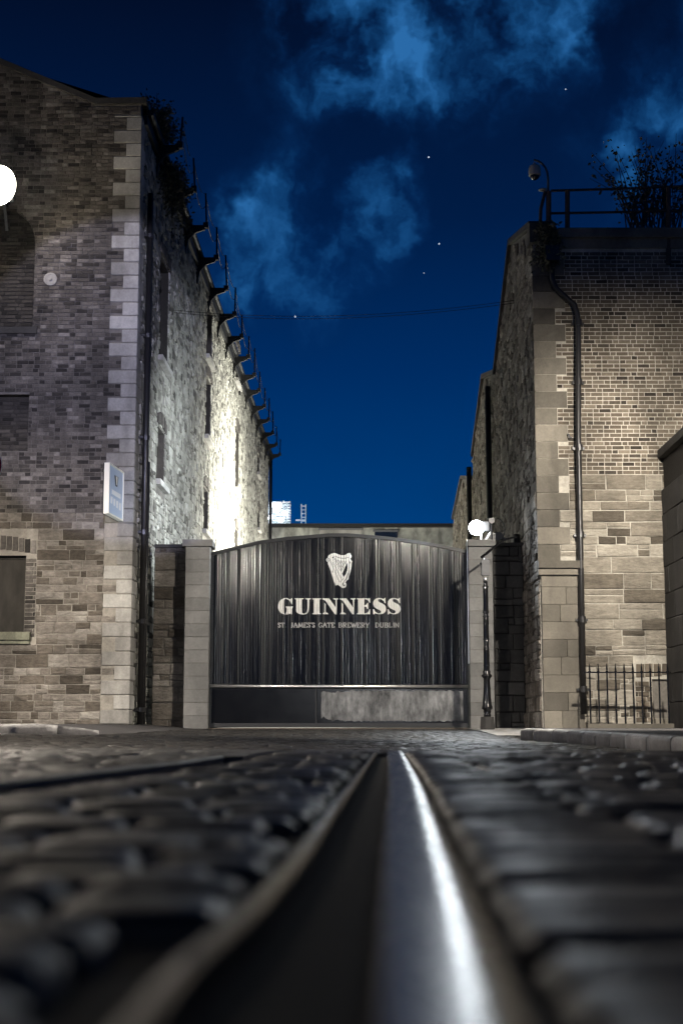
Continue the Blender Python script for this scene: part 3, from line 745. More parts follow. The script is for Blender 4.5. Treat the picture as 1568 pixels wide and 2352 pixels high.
# eaves brackets with posts and slack wire
tipz = None
brk = []
for i in range(15):
    u = 1.9 + i * (END - 2.2) / 14.0 + U(-.15, .15)
    bm_ = MB(); z = EAVE - .1
    fbox(bm_, FS, u - .05, u + .05, z - .75, z - .05, 0.002, .07)
    bm_.prism([FS.p(u - .04, z - .62, .07), FS.p(u - .04, z - .38, .12), FS.p(u - .04, z - .2, .28), FS.p(u - .04, z - .1, .55), FS.p(u - .04, z + .02, .55), FS.p(u - .04, z + .02, .07)], ldir * .08)
    fbox(bm_, FS, u - .06, u + .06, z - .06, z + .09, .5, .63)
    b_ = bm_.build('roof_bracket', M_dark, lb)
    pm = MB(); lean = U(-.05, .05); top = FS.p(u + U(-.15, .15), z + .9 + U(-.2, .2), .58 + lean); pm.tube([FS.p(u, z + .1, .58), top], .026, 6); pm.build('post', M_iron, b_)
    brk.append(top)
wr = MB()
for a, b in zip(brk, brk[1:]):
    for off in (0, -.35):
        a_, b_ = a + Vector((0, 0, off)), b + Vector((0, 0, off)); pts = []
        for t in range(7): s = t / 6; pts.append(a_.lerp(b_, s) + Vector((0, 0, -.3 * 4 * s * (1 - s) * (1 if off == 0 else 1.3))))
        wr.tube(pts, .012, 4)
wr.build('slack_wire', M_iron, lb)

# ------------------------------------------------------------------ RIGHT BUILDING
YR = 28.3
XR = at(1238, 1300, YR).x
rb = empty('stone_brick_building', (XR, YR, 0), 'tall building right of the gate, brick above pale stone, with stepped gables along the lane', 'building')
FR = Frame((XR, YR, 0), (1, 0, 0), (0, -1, 0)); FT = Frame((XR, YR, 0), ldir, Vector((-1, LX, 0)))
def ur(px, py=1200): return at(px, py, YR).x - XR
def vr(py, px=1450): return at(px, py, YR).z
ZT = vr(528); vbr = vr(1090)
WR = 9.0
bw_ = (ur(1497, 1600), ur(1497, 1600) + .75, vr(1650), vr(1560))
# quoin column (the upper chain) and the pilaster under it
qr = []
v = vr(1290); k = 0; QH = .345
while v < ZT - .5:
    qr.append((.62 if k % 2 else .42, v, min(v + QH, ZT - .45))); v += QH; k += 1
for i in range(len(qr)):                 # widths as in the photo: long ones about every other course
    pass
pil_u = ur(1337, 1500); pil_v = vr(1290)
qho = [(0, a, b, c) for a, b, c in qr] + [(0, pil_u - .02, 0, pil_v)]
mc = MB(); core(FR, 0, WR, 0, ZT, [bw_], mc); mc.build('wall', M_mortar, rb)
pbr = bricks(FR, 0, WR, vbr, ZT - .42, [bw_] + qho, j=.016, d=.010)
dr = [(bw_[0] - .34, bw_[0], bw_[2] - .1, bw_[3] + .3), (bw_[0] - .3, bw_[1] + .3, bw_[3], bw_[3] + .34)]
psr = rubble(FR, 0, WR, .0, vbr, [bw_] + qho + dr, None, hmin=.16, hmax=.34, wide=3.4, d=.028, jit=.009)
pbr += bricks(FR, bw_[0] - .33, bw_[0], bw_[2] - .08, bw_[3] + .0, [], None, L=.22, ch=.1)
for i in range(8):
    u = bw_[0] - .3 + i * .17; pbr.append((FR, u, u + .15, bw_[3] + .03 + .02 * (4 - abs(i - 4)), bw_[3] + .3, 0, .02, .006, .01))
lay(pbr, 'brick', 'brickwork', M_brick, rb)
lay(psr, 'stone', 'stonework', M_stone, rb)
rv = MB(); reveal(FR, bw_, .3, rv); rv.build('window_reveal', M_brick, rb)
g_ = MB(); fbox(g_, FR, bw_[0], bw_[1], bw_[2], bw_[3], -.3, -.27); w_ = g_.build('window', M_dark, rb)
f_ = MB(); fbox(f_, FR, bw_[0], bw_[0] + .06, bw_[2], bw_[3], -.27, -.2); fbox(f_, FR, bw_[0] + .06, bw_[1], bw_[3] - .06, bw_[3], -.27, -.2)
for k in range(3): fbox(f_, FR, bw_[0] + .2 + k * .2, bw_[0] + .23 + k * .2, bw_[2], bw_[3] - .06, -.12, -.09)
f_.build('frame', M_grey, w_)
s_ = MB(); fbox(s_, FR, bw_[0] - .02, bw_[1] + .1, bw_[2] - .13, bw_[2] - .003, -.25, .08); s_.build('sill', M_ashlar, w_)
for (w, a, b) in qr:                     # corner blocks; return face on the lane
    mb = MB(); g = .006; bv = .012; e = .03; s1 = .3
    fbox(mb, FR, -.03, w - g, a + g, b - g, -.01, e); mb.build('quoin', M_ashlar, rb)
for k_, v0 in enumerate([0.02 + i * .345 for i in range(10)]):
    if v0 + .34 > pil_v - .42: break
    cuts = [(0.02, .5), (.5, pil_u)] if k_ % 3 == 1 else ([(0.02, pil_u)] if k_ % 3 else [(0.02, .38), (.38, pil_u)])
    for (a, b) in cuts:
        mb = MB(); fbox(mb, FR, a + .004, b - .004, v0 + .004, v0 + .341, -.01, .075 + U(-.006, .006)); mb.build('pilaster_block', M_ashlar, rb)
mb = MB(); zt = 0.02 + .345 * k_
for (z0, z1, d1) in ((zt + .0, pil_v - .28, .08), (pil_v - .277, pil_v - .15, .15), (pil_v - .147, pil_v, .21)):
    fbox(mb, FR, -.04 if d1 > .09 else .02, pil_u + (.03 if d1 > .09 else 0), z0 + .003, z1, -.01, d1)
mb.build('pilaster_cap', M_ashlar, rb)
cp = MB(); fbox(cp, FR, .55, WR, ZT - .40, ZT - .2, -.3, .05); fbox(cp, FR, .5, WR, ZT - .197, ZT, -.3, .14); fbox(cp, FR, -.08, .2, ZT - .3, ZT + .12, -.3, .1)
cp.build('coping', M_ashlar, rb)
# lane wall: stepped gables traced as real heights along the lane
PR = (XR, YR)
def tr_(px, py): h = lane_hit(px, py, PR); return (h - Vector((XR, YR, h.z))).length, h.z
prof = [(0, ZT + .05), tr_(1173, 563), tr_(1138, 856), (tr_(1138, 856)[0] + .05, tr_(1134, 870)[1]), tr_(1110, 870), tr_(1086, 1050), (tr_(1086, 1100)[0] + .02, tr_(1086, 1103)[1]), tr_(1061, 1101), tr_(1041, 1194)]
lastu = prof[-1][0]
def topR(u):
    for (a, za), (b, zb) in zip(prof, prof[1:]):
        if a <= u <= b: return za + (zb - za) * (u - a) / max(b - a, 1e-6)
    return 0
mw = MB(); poly = [FT.p(.06, 0), FT.p(.06, ZT + .05)] + [FT.p(a, z) for a, z in prof[1:]] + [FT.p(lastu, 0)]
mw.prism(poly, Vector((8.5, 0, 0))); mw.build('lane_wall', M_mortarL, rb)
pst = rubble(FT, 0.02, lastu, .02, ZT + 2.5, [(tr_(1182, 680)[0] - .3, tr_(1182, 680)[0] + .2, tr_(1182, 700)[1], tr_(1182, 675)[1])], lambda u: topR(u) - .05, hmin=.14, hmax=.32, wide=2.4, d=.04, bev=.018, jit=.012)
lay(pst, 'side_stone', 'side_stonework', M_stoneL, rb, n=250)
cpr = MB()
for (a, za), (b, zb) in zip(prof, prof[1:]):
    if b - a > .3: cpr.prism([FT.p(a, za + .01, .08), FT.p(b, zb + .01, .08), FT.p(b, zb + .14, .08), FT.p(a, za + .14, .08)], Vector((.45, 0, 0)))
cpr.build('gable_coping', M_greyash, rb)
for (px, yy0, yy1) in ((1136, 872, 1655), (1088, 1060, 1655), (1200, 1240, 1600)):
    u = tr_(px, 1200)[0]; dp = MB(); dp.tube([FT.p(u, .1, .14), FT.p(u, max(.5, topR(u) - .3) if px != 1200 else 4.2, .14)], .08, 8); dp.build('downpipe', M_pipe, rb, smooth=True)
# the big front downpipe with its swan neck
pts = [at(x, y, YR - .16) for x, y in ((1266, 600), (1267, 640), (1276, 662), (1300, 685), (1318, 700), (1325, 722), (1327, 760), (1327, 1000), (1333, 1300), (1340, 1640))]
dp = MB(); dp.tube(pts, .057, 12); d_ = dp.build('downpipe', M_pipe, rb, smooth=True)
for py, px in ((748, 1327), (884, 1328), (1035, 1329), (1235, 1332), (1430, 1336), (1590, 1339)):
    c = at(px, py, YR - .16); c_ = MB(); c_.tube([c, c + Vector((0, 0, .12))], .075, 12); c_.box(c.x - .12, c.x + .12, YR - .12, YR - .0, c.z + .03, c.z + .08); c_.build('collar', M_pipe, d_)
c = at(1267, 590, YR - .16); hp = MB(); hp.box(c.x - .14, c.x + .14, c.y - .12, c.y + .12, c.z - .1, c.z + .2); hp.build('hopper', M_pipe, rb)
c = at(1306, 1002, YR - .05); hk = MB(); hk.tube([c + Vector((-.02, .05, .05)), c + Vector((-.02, -.06, .03)), c + Vector((0, -.08, -.05)), c + Vector((.04, -.06, -.03))], .018, 6); hk.build('wall_hook', M_grey, rb)
# roof railing, set back on the parapet
rr = empty('roof_railing', (XR + .3, YR - .05, ZT), 'rusty metal railing along the parapet of the right-hand building', 'railing')
YP = YR - .02
def rp(px, py, Y=YP): return at(px, py, Y)
for yy in ((438, 427), (490, 483)):
    t = MB(); t.tube([rp(1264, yy[0]), rp(1400, (yy[0] * 2 + yy[1]) / 3), rp(1690, yy[1] - 4)], .026, 6); t.build('rail', M_rust, rr)
for px, y0, y1, r in ((1302, 436, 545, .05), (1534, 428, 608, .05), (1259, 440, 512, .055)):
    t = MB(); t.tube([rp(px, y1), rp(px, y0)], r, 6); t.build('post', M_rust, rr)
t = MB(); t.tube([rp(1240, 508), rp(1241, 480), rp(1251, 440)], .035, 6); t.build('brace', M_rust, rr)
# dome camera on its swan-neck arm
cc = rp(1227, 395); cm = empty('security_camera', rp(1258, 436), 'cream dome security camera hanging from a curved arm above the right parapet', 'camera')
t = MB(); t.tube([rp(x, y) for x, y in ((1258, 445), (1258, 411), (1256, 396), (1251, 384), (1243, 375), (1235, 370), (1225, 367))], .024, 8); t.build('arm', M_grey, cm, smooth=True)
t = MB(); u_ = at(1228, 0, YP).x; px2m = YP / FPX
t.lathe((cc.x, cc.y, cc.z), [(.02, .20), (.03, .15), (.09, .135), (.118, .10), (.125, .03), (.128, -.06), (.118, -.085), (.1, -.085)], 20); t.build('housing', M_cam, cm, smooth=True)
t = MB(); t.lathe((cc.x, cc.y, cc.z), [(.10, -.085), (.095, -.12), (.07, -.15), (.03, -.17)], 16); t.build('dome', M_glassd, cm, smooth=True)
t = MB(); c = rp(1246, 436); t.lathe(c, [(.01, -.04), (.06, -.02), (.1, 0), (.05, .03), (.01, .035)], 10); t.build('mount', M_cam, cm, smooth=True)

# foliage -----------------------------------------------------------
def shrub(name, base, spread, height, nstem, nleaf, label, cat, droop=0.0, leaf=.05, group=None, tdir=None):
    root = empty(name, base, label, cat, group); st_ = MB(); lf = MB(); base = Vector(base)
    for s in range(nstem):
        a = U(0, 2 * math.pi); rr_ = U(.2, 1); b0 = base + Vector((U(-.35, .35) * spread[0], U(-.3, .3) * spread[1], 0))
        tip = b0 + Vector((math.cos(a) * spread[0] * rr_ * .8, math.sin(a) * spread[1] * rr_ * .8, height * U(.45, 1.0)))
        mid = b0.lerp(tip, .5) + Vector((0, 0, abs(height) * .12))
        pts = [b0, mid, tip + Vector((0, 0, -droop * U(.3, 1)))]
        st_.tube(pts, [.016, .010, .004], 4)
        for k in range(nleaf):
            t = U(.15, 1.0); p = (b0.lerp(mid, t * 2) if t < .5 else mid.lerp(pts[2], t * 2 - 1)) + Vector((U(-1, 1), U(-1, 1), U(-1, 1))) * .16
            d = Vector((U(-1, 1), U(-1, 1), U(-1, .6))).normalized(); n = d.orthogonal().normalized(); L_ = leaf * U(.7, 1.5)
            w = d.cross(n) * L_ * .28
            lf.add([p, p + d * L_ * .5 + w, p + d * L_, p + d * L_ * .5 - w], [(0, 1, 2, 3)])
    st_.build('stem', M_twig, root); l = lf.build('foliage', M_leaf, root); tag(l, kind='stuff')
shrub('roof_shrub', rp(1500, 528, YR + .5), (1.5, .7), 1.95, 64, 16, 'wild leafy bush growing on the roof of the right-hand building', 'shrub', leaf=.08)
shrub('wall_plant', rp(1256, 520, YR - .1), (.28, .14), -1.0, 40, 34, 'straggly plant hanging over the top corner of the right-hand building', 'plant', leaf=.07)
shrub('roof_shrub', FS.p(1.8, EAVE, .1), (.6, 1.6), .7, 60, 22, 'dark wild bush growing at the roof corner of the left-hand warehouse', 'shrub', leaf=.08)
shrub('gutter_plant', FS.p(3.6, EAVE - .1, .25), (.4, 2.4), -1.2, 60, 24, 'dark straggly plant hanging from the gutter of the left-hand warehouse', 'plant', leaf=.08)

# ------------------------------------------------------------------ GATE with its pillars and side walls
YG = 31.0
def gp(px, py, d=0.0): return at(px, py, YG - d)
def gx(px, py=1450): return at(px, py, YG).x
def gz(py, px=780): return at(px, py, YG).z
def pillar(name, x0, x1, ztop, capx, label):
    root = empty(name, ((x0 + x1) / 2, YG - .1, 0), label, 'pillar', 'block pillars either side of the gate')
    n = 14; h = (ztop - .0) / n
    for i in range(n):
        mb = MB(); g = .005; b = .01; z0, z1 = i * h + g, (i + 1) * h - g; y0, y1 = YG - .32 + U(-.004, .004), YG + .28
        mb.box(x0, x1, y0, y1, z0, z1); ob = mb.build('block', M_block, root)
    c = MB(); c.box(x0 + .012, x1 - .012, YG - .305, YG + .26, .0, ztop - .01); c.build('mortar_core', M_mortarL, root)
    c = MB(); c.box(capx[0], capx[1], YG - .40, YG + .36, ztop, ztop + .14); c.build('cap', M_block, root)
xa, xb = gx(428, 1450), gx(483, 1450)
zp = gz(1259, 455)
pillar('gate_pillar', xa, xb, zp, (gx(424, 1250), gx(492, 1250)), 'pale block gate pillar left of the black gate')
xc, xd = gx(1075, 1450), gx(1129, 1450)
pillar('gate_pillar', xc, xd, zp, (gx(1071, 1250), gx(1133, 1250)), 'block gate pillar behind the lamp post with a floodlight on top')
def sidewall(name, x0, x1, ztop, mat, label, Y, hm, hx):
    root = empty(name, ((x0 + x1) / 2, Y, 0), label, 'wall')
    fr = Frame((x0, Y, 0), (1, 0, 0), (0, -1, 0)); w = x1 - x0
    c = MB(); c.box(x0, x1, Y, Y + .4, 0, ztop); c.build('wall', M_dirt if mat is M_greyash else M_mortarL, root)
    lay(rubble(fr, 0, w, .01, ztop, [], None, hmin=hm, hmax=hx, wide=1.9, d=.04, jit=.012, bev=.014), 'stone', 'stonework', mat, root)
    c = MB(); c.box(x0, x1 + 0, Y - .08, Y + .45, ztop, ztop + .07); c.build('coping', M_greyash, root)
sidewall('rubble_wall', gx(352, 1450), xa - .05, gz(1258, 390), M_stoneL, 'short rubble stone wall between the warehouse and the left gate pillar', YG + .03, .16, .42)
sidewall('dark_stone_wall', xd + .05, gx(1203, 1400), gz(1254, 1165), M_greyash, 'dark stone wall between the right gate pillar and the tall building', YG + .03, .25, .4)

gr = empty('gate', (0, YG, .02), 'wide black ribbed gate with an arched top and white lettering', 'gate')
GL, GR = gx(485, 1450), gx(1072, 1450)
arcpts = [(485, 1270), (540, 1256), (596, 1243), (660, 1234), (733, 1228), (756, 1226), (800, 1226), (884, 1233), (960, 1243), (1020, 1253), (1073, 1265)]
arcw = [(gp(x, y).x, gp(x, y).z) for x, y in arcpts]
def arcz(x):
    if x <= arcw[0][0]: return arcw[0][1]
    for (a, za), (b, zb) in zip(arcw, arcw[1:]):
        if x <= b: return za + (zb - za) * (x - a) / (b - a)
    return arcw[-1][1]
ZM = gz(1576); NB = 97; pitch = (GR - GL) / NB; YB = YG - .04
RIB = [(0, .004), (.16, .004), (.28, -.018), (.52, -.021), (.86, -.018), (1.0, .004)]     # one rib across
ribm = {}
for i in range(NB):
    x0 = GL + i * pitch; mb = MB(); vs = []
    tl = U(-.024, .024); nz = 3
    for k in range(nz + 1):
        for (t, d) in RIB:
            x = x0 + t * pitch; zt_ = arcz(x) - .05; z = ZM + (zt_ - ZM) * k / nz
            vs.append((x, YB + d + (t - .5) * pitch * tl + .0012 * math.sin(k * 1.3 + i * 2.1), z))
    n = len(RIB)
    mb.add(vs, [(k * n + j, k * n + j + 1, (k + 1) * n + j + 1, (k + 1) * n + j) for k in range(nz) for j in range(n - 1)])
    mb.build('board', M_gate, gr)
bk = MB(); bk.add([(GL, YB + .025, .1)] + [(GR, YB + .025, .1)] + [(x, YB + .025, z - .02) for x, z in arcw[::-1]], [tuple(range(len(arcw) + 2))]); bk.build('backing_sheet', M_gateframe, gr)
tpb = MB()
for (a, za), (b, zb) in zip(arcw, arcw[1:]):
    tpb.prism([(a, YB - .05, za - .075), (b, YB - .05, zb - .075), (b, YB - .05, zb), (a, YB - .05, za)], (0, .12, 0))
tpb.build('top_rail', M_gateframe, gr)
for (a, b) in ((GL - .0, GL + .035), (GR - .035, GR)):
    f = MB(); f.box(a, b, YB - .045, YB + .05, .06, arcz((a + b) / 2) - .07); f.build('stile', M_gateframe, gr)
f = MB(); f.box(gx(726) - .012, gx(726) + .012, YB - .035, YB - .02, .1, ZM - .02); f.build('joint_strip', M_gateframe, gr)
zb0, zb1 = gz(1661), gz(1583)
f = MB(); f.box(GL + .036, gx(725), YB - .03, YB + .02, zb0, zb1); f.build('kick_plate', M_kick, gr)
# right plate with ragged scuffed paint
f = MB(); f.box(gx(729), GR - .036, YB - .028, YB + .02, zb0, zb1); f.build('kick_plate', M_kick, gr)
f = MB(); top_, bot_ = [], []
xsn = 60
for i in range(xsn + 1):
    x = gx(738) + (gx(1060) - gx(738)) * i / xsn
    top_.append((x, YB - .031, zb1 - .02 - U(0, .03) - (.1 * max(0, 1 - i / 12) * R()))); bot_.append((x, YB - .031, zb0 + .03 + U(0, .025) + (.12 * max(0, 1 - i / 10) * R())))
f.add(bot_ + top_, [(i, i + 1, xsn + 2 + i, xsn + 1 + i) for i in range(xsn)]); f.build('scuffed_panel', M_scuff, gr)
f = MB(); f.tube([(GL, YB - .06, gz(1576)), (gx(730), YB - .06, gz(1577)), (GR, YB - .06, gz(1577))], .036, 12); f.build('tube_rail', M_galv, gr, smooth=True)
f = MB(); f.box(GL, GR, YB - .05, YB + .06, .035, zb0); f.build('bottom_beam', M_gateframe, gr)
f = MB(); f.box(GL - .05, GR + .05, YB - .12, YB + .1, -.03, .02); f.build('ground_track', M_railside, gr)
f = MB(); f.box(GR + .005, GR + .022, YB - .12, YB - .05, gz(1525), gz(1242)); f.build('edge_strip', M_galv, gr)

# lettering: outlines as they stand on the gate
def spline_mesh(name, loops, mapf, mat, parent, smooth_idx=()):
    cu = bpy.data.curves.new('tmp', 'CURVE'); cu.dimensions = '2D'; cu.fill_mode = 'BOTH'
    for lp in loops:
        sp = cu.splines.new('POLY'); sp.points.add(len(lp) - 1); sp.use_cyclic_u = True
        for k, (x, y) in enumerate(lp): sp.points[k].co = (*mapf(x, y), 0, 1)
    ob = bpy.data.objects.new('tmp', cu); COL.objects.link(ob)
    dg = bpy.context.evaluated_depsgraph_get(); me = bpy.data.meshes.new_from_object(ob.evaluated_get(dg))
    bpy.data.objects.remove(ob)
    bm = bmesh.new(); bm.from_mesh(me)
    xs_ = [v.co.x for v in bm.verts]; a, b = min(xs_), max(xs_)
    i0, i1 = int((a - GL) / pitch) - 1, int((b - GL) / pitch) + 2
    for i in range(i0, i1):
        for (t, d) in RIB[:-1]:
            x = GL + (i + t) * pitch
            if a < x < b:
                g = list(bm.verts) + list(bm.edges) + list(bm.faces)
                bmesh.ops.bisect_plane(bm, geom=g, plane_co=(x, 0, 0), plane_no=(1, 0, 0))
    def ribd(x):
        t = ((x - GL) / pitch) % 1.0
        for (ta, da), (tb, db) in zip(RIB, RIB[1:]):
            if t <= tb: return da + (db - da) * (t - ta) / (tb - ta)
        return 0
    for v in bm.verts:
        x, z = v.co.x, v.co.y; v.co = Vector((x, YB + ribd(x) - .009, z))
    me2 = bpy.data.meshes.new(name); bm.to_mesh(me2); bm.free()
    pl = parent_loc(parent)
    me2.transform(Matrix.Translation(-pl)); me2.materials.clear(); me2.materials.append(mat)
    o = bpy.data.objects.new(name, me2); COL.objects.link(o); o.parent = parent
    return o
def rounded(lp, it=1):
    for _ in range(it):
        out = []
        n = len(lp)
        for i in range(n):
            p, c, q_ = Vector(lp[i - 1]), Vector(lp[i]), Vector(lp[(i + 1) % n])
            a = (c - p); b = (q_ - c)
            if a.length > 1e-6 and b.length > 1e-6 and a.angle(b) < 1.05 : out += [tuple(c - a * .25), tuple(c + b * .25)]
            else: out.append(tuple(c))
        lp = out
    return lp
mapT = lambda x, y: (lambda p: (p.x, p.z))(gp((1000 + x / 3.267) * .6272, (2150 + y / 3.267) * .6272))
mapH = lambda x, y: (lambda p: (p.x, p.z))(gp((1150 + x / 7.84) * .6272, (1980 + y / 7.84) * .6272))
Sx = [(1318, 146), (1328, 134), (1340, 130), (1342, 195), (1333, 195), (1322, 172), (1300, 152), (1272, 143), (1256, 149), (1252, 163), (1262, 180), (1310, 202), (1340, 226), (1350, 262), (1342, 296), (1315, 320), (1270, 329), (1235, 322), (1216, 314), (1206, 328), (1195, 328), (1193, 268), (1203, 268), (1218, 295), (1240, 312), (1268, 318), (1285, 310), (1290, 295), (1278, 280), (1240, 264), (1206, 240), (1193, 205), (1200, 167), (1225, 141), (1262, 131), (1298, 137)]
Nn = [[(588, 137), (668, 137), (750, 248), (745, 155), (718, 146), (718, 137), (778, 137), (778, 146), (762, 154), (760, 327), (738, 327), (625, 165), (588, 148)], [(612, 190), (628, 208), (628, 300), (660, 318), (660, 327), (594, 327), (594, 318), (612, 300)]]
letters = {
 'letter_g': [[(150, 133), (120, 138), (85, 160), (65, 195), (58, 232), (65, 270), (85, 305), (120, 326), (146, 329), (135, 315), (130, 290), (130, 170), (137, 148), (148, 143)],
       [(154, 133), (175, 136), (200, 150), (220, 135), (228, 135), (230, 210), (222, 207), (205, 175), (185, 152), (152, 143)],
       [(152, 235), (238, 235), (238, 242), (226, 250), (226, 328), (218, 328), (210, 318), (195, 322), (180, 328), (150, 329), (158, 308), (163, 290), (163, 250), (152, 243)]],
 'letter_u': [[(258, 137), (365, 137), (365, 145), (346, 152), (346, 295), (352, 315), (368, 322), (395, 310), (408, 295), (412, 270), (412, 155), (387, 146), (387, 137), (452, 137), (452, 144), (432, 155), (430, 270), (420, 305), (398, 324), (370, 330), (340, 330), (305, 322), (280, 300), (276, 270), (276, 152), (258, 145)]],
 'letter_i': [[(470, 137), (575, 137), (575, 146), (556, 152), (556, 310), (572, 318), (572, 327), (470, 327), (470, 318), (486, 310), (486, 152), (470, 146)]],
 'letter_n': Nn, 'letter_n.': [[(x + 207, y) for x, y in lp] for lp in Nn],
 'letter_e': [[(1000, 137), (1158, 137), (1160, 192), (1148, 185), (1130, 160), (1110, 150), (1088, 147), (1088, 222), (1110, 215), (1125, 192), (1135, 190), (1135, 265), (1125, 262), (1112, 240), (1088, 235), (1088, 318), (1110, 315), (1135, 300), (1148, 270), (1160, 266), (1157, 327), (1000, 327), (1000, 318), (1015, 310), (1015, 152), (1000, 146)]],
 'letter_s': [Sx], 'letter_s.': [[(x + 173, y) for x, y in Sx]]}
for nm, lps in letters.items():
    rd = nm[:8] in ('letter_s', 'letter_g', 'letter_u')
    spline_mesh(nm.rstrip('.'), [rounded(lp, 1) if rd else lp for lp in lps], mapT, M_paint, gr)
# small serif capitals as strokes on a unit box (x right, y down)
GL_ = {
 'S': [[(.8, .22), (.7, .03), (.4, 0), (.15, .12), (.15, .32), (.45, .47), (.75, .6), (.85, .8), (.65, .98), (.35, 1), (.12, .78)]], 'T': [[(.5, 0), (.5, 1)], [(.05, .2), (.05, 0), (.95, 0), (.95, .2)], [(.3, 1), (.7, 1)]],
 '.': [[(.3, .93), (.5, .93)]], 'J': [[(.6, 0), (.6, .85), (.4, 1), (.1, 1)], [(.4, 0), (.8, 0)]], 'A': [[(.05, 1), (.5, 0), (.95, 1)], [(.25, .62), (.75, .62)], [(0, 1), (.2, 1)], [(.75, 1), (1.05, 1)]],
 'M': [[(.1, 1), (.15, 0), (.5, .85), (.85, 0), (.92, 1)], [(0, 1), (.25, 1)], [(.78, 1), (1.05, 1)]], 'E': [[(.2, 0), (.2, 1)], [(.05, 0), (.85, 0), (.85, .2)], [(.2, .48), (.65, .48)], [(.05, 1), (.9, 1), (.9, .78)]],
 "'": [[(.5, 0), (.45, .22)]], 'G': [[(.9, .25), (.75, .03), (.4, 0), (.1, .3), (.1, .7), (.4, 1), (.75, .98), (.88, .85), (.88, .6)], [(.65, .6), (1, .6)]],
 'B': [[(.2, 0), (.2, 1)], [(.05, 0), (.6, 0), (.8, .12), (.8, .36), (.6, .48), (.2, .48)], [(.6, .48), (.88, .6), (.88, .86), (.6, 1), (.05, 1)]], 'R': [[(.2, 0), (.2, 1)], [(.05, 0), (.6, 0), (.82, .12), (.82, .38), (.6, .5), (.2, .5)], [(.5, .5), (.85, 1), (1.0, 1)], [(.05, 1), (.4, 1)]],
 'W': [[(.0, 0), (.27, 1), (.5, .15), (.73, 1), (1, 0)], [(-.1, 0), (.15, 0)], [(.88, 0), (1.1, 0)]], 'Y': [[(.05, 0), (.5, .55), (.95, 0)], [(.5, .55), (.5, 1)], [(.3, 1), (.7, 1)]],
 'D': [[(.2, 0), (.2, 1)], [(.05, 0), (.55, 0), (.92, .3), (.92, .7), (.55, 1), (.05, 1)]], 'U': [[(.15, 0), (.15, .75), (.35, 1), (.65, 1), (.85, .75), (.85, 0)], [(0, 0), (.35, 0)], [(.7, 0), (1, 0)]],
 'L': [[(.2, 0), (.2, 1)], [(.05, 0), (.4, 0)], [(.05, 1), (.85, 1), (.85, .78)]], 'I': [[(.5, 0), (.5, 1)], [(.3, 0), (.7, 0)], [(.3, 1), (.7, 1)]], 'N': [[(.12, 1), (.12, 0), (.85, 1), (.85, 0)], [(0, 0), (.2, 0)], [(0, 1), (.28, 1)], [(.7, 0), (1, 0)]]}
wdt = {'I': 26, '.': 22, "'": 12, 'J': 32, 'M': 60, 'W': 62, 'S': 36, 'E': 40, 'L': 40, 'T': 44}
def word(txt, x0, x1, name):
    ws = [wdt.get(c, 47) for c in txt]; k = (x1 - x0) / sum(ws); x = x0; lps = MB()
    for c, w in zip(txt, ws):
        W = w * k * .86
        for st_ in GL_[c]:
            pts = [(x + px_ * W, 430 + py_ * 54) for px_, py_ in st_]
            for (a, b) in zip(pts, pts[1:]):
                a = Vector(a); b = Vector(b); d = (b - a); 
                if d.length < .5: continue
                vert = abs(d.y) / d.length; hw = 2.2 + 2.6 * vert
                n = Vector((-d.y, d.x)).normalized() * hw; e = d.normalized() * 1.2
                P = [mapT(*p) for p in (a - n - e, b - n + e, b + n + e, a + n - e)]
                lps.add([(p[0], YB - .0228 - U(0, .0008), p[1]) for p in P], [(0, 1, 2, 3)])
        x += w * k
    return lps.build(name, M_paint2, gr)
M_paint2 = metal('faded_lettering_paint', (.42, .41, .40), .7, metallic=0, nscale=50, bump=.1, colvar=.35)
for t_, a, b in (('ST.', 60, 166), ("JAMES'S", 212, 506), ('GATE', 543, 742), ('BREWERY', 780, 1156), ('DUBLIN', 1218, 1512)): word(t_, a, b, 'small_word')
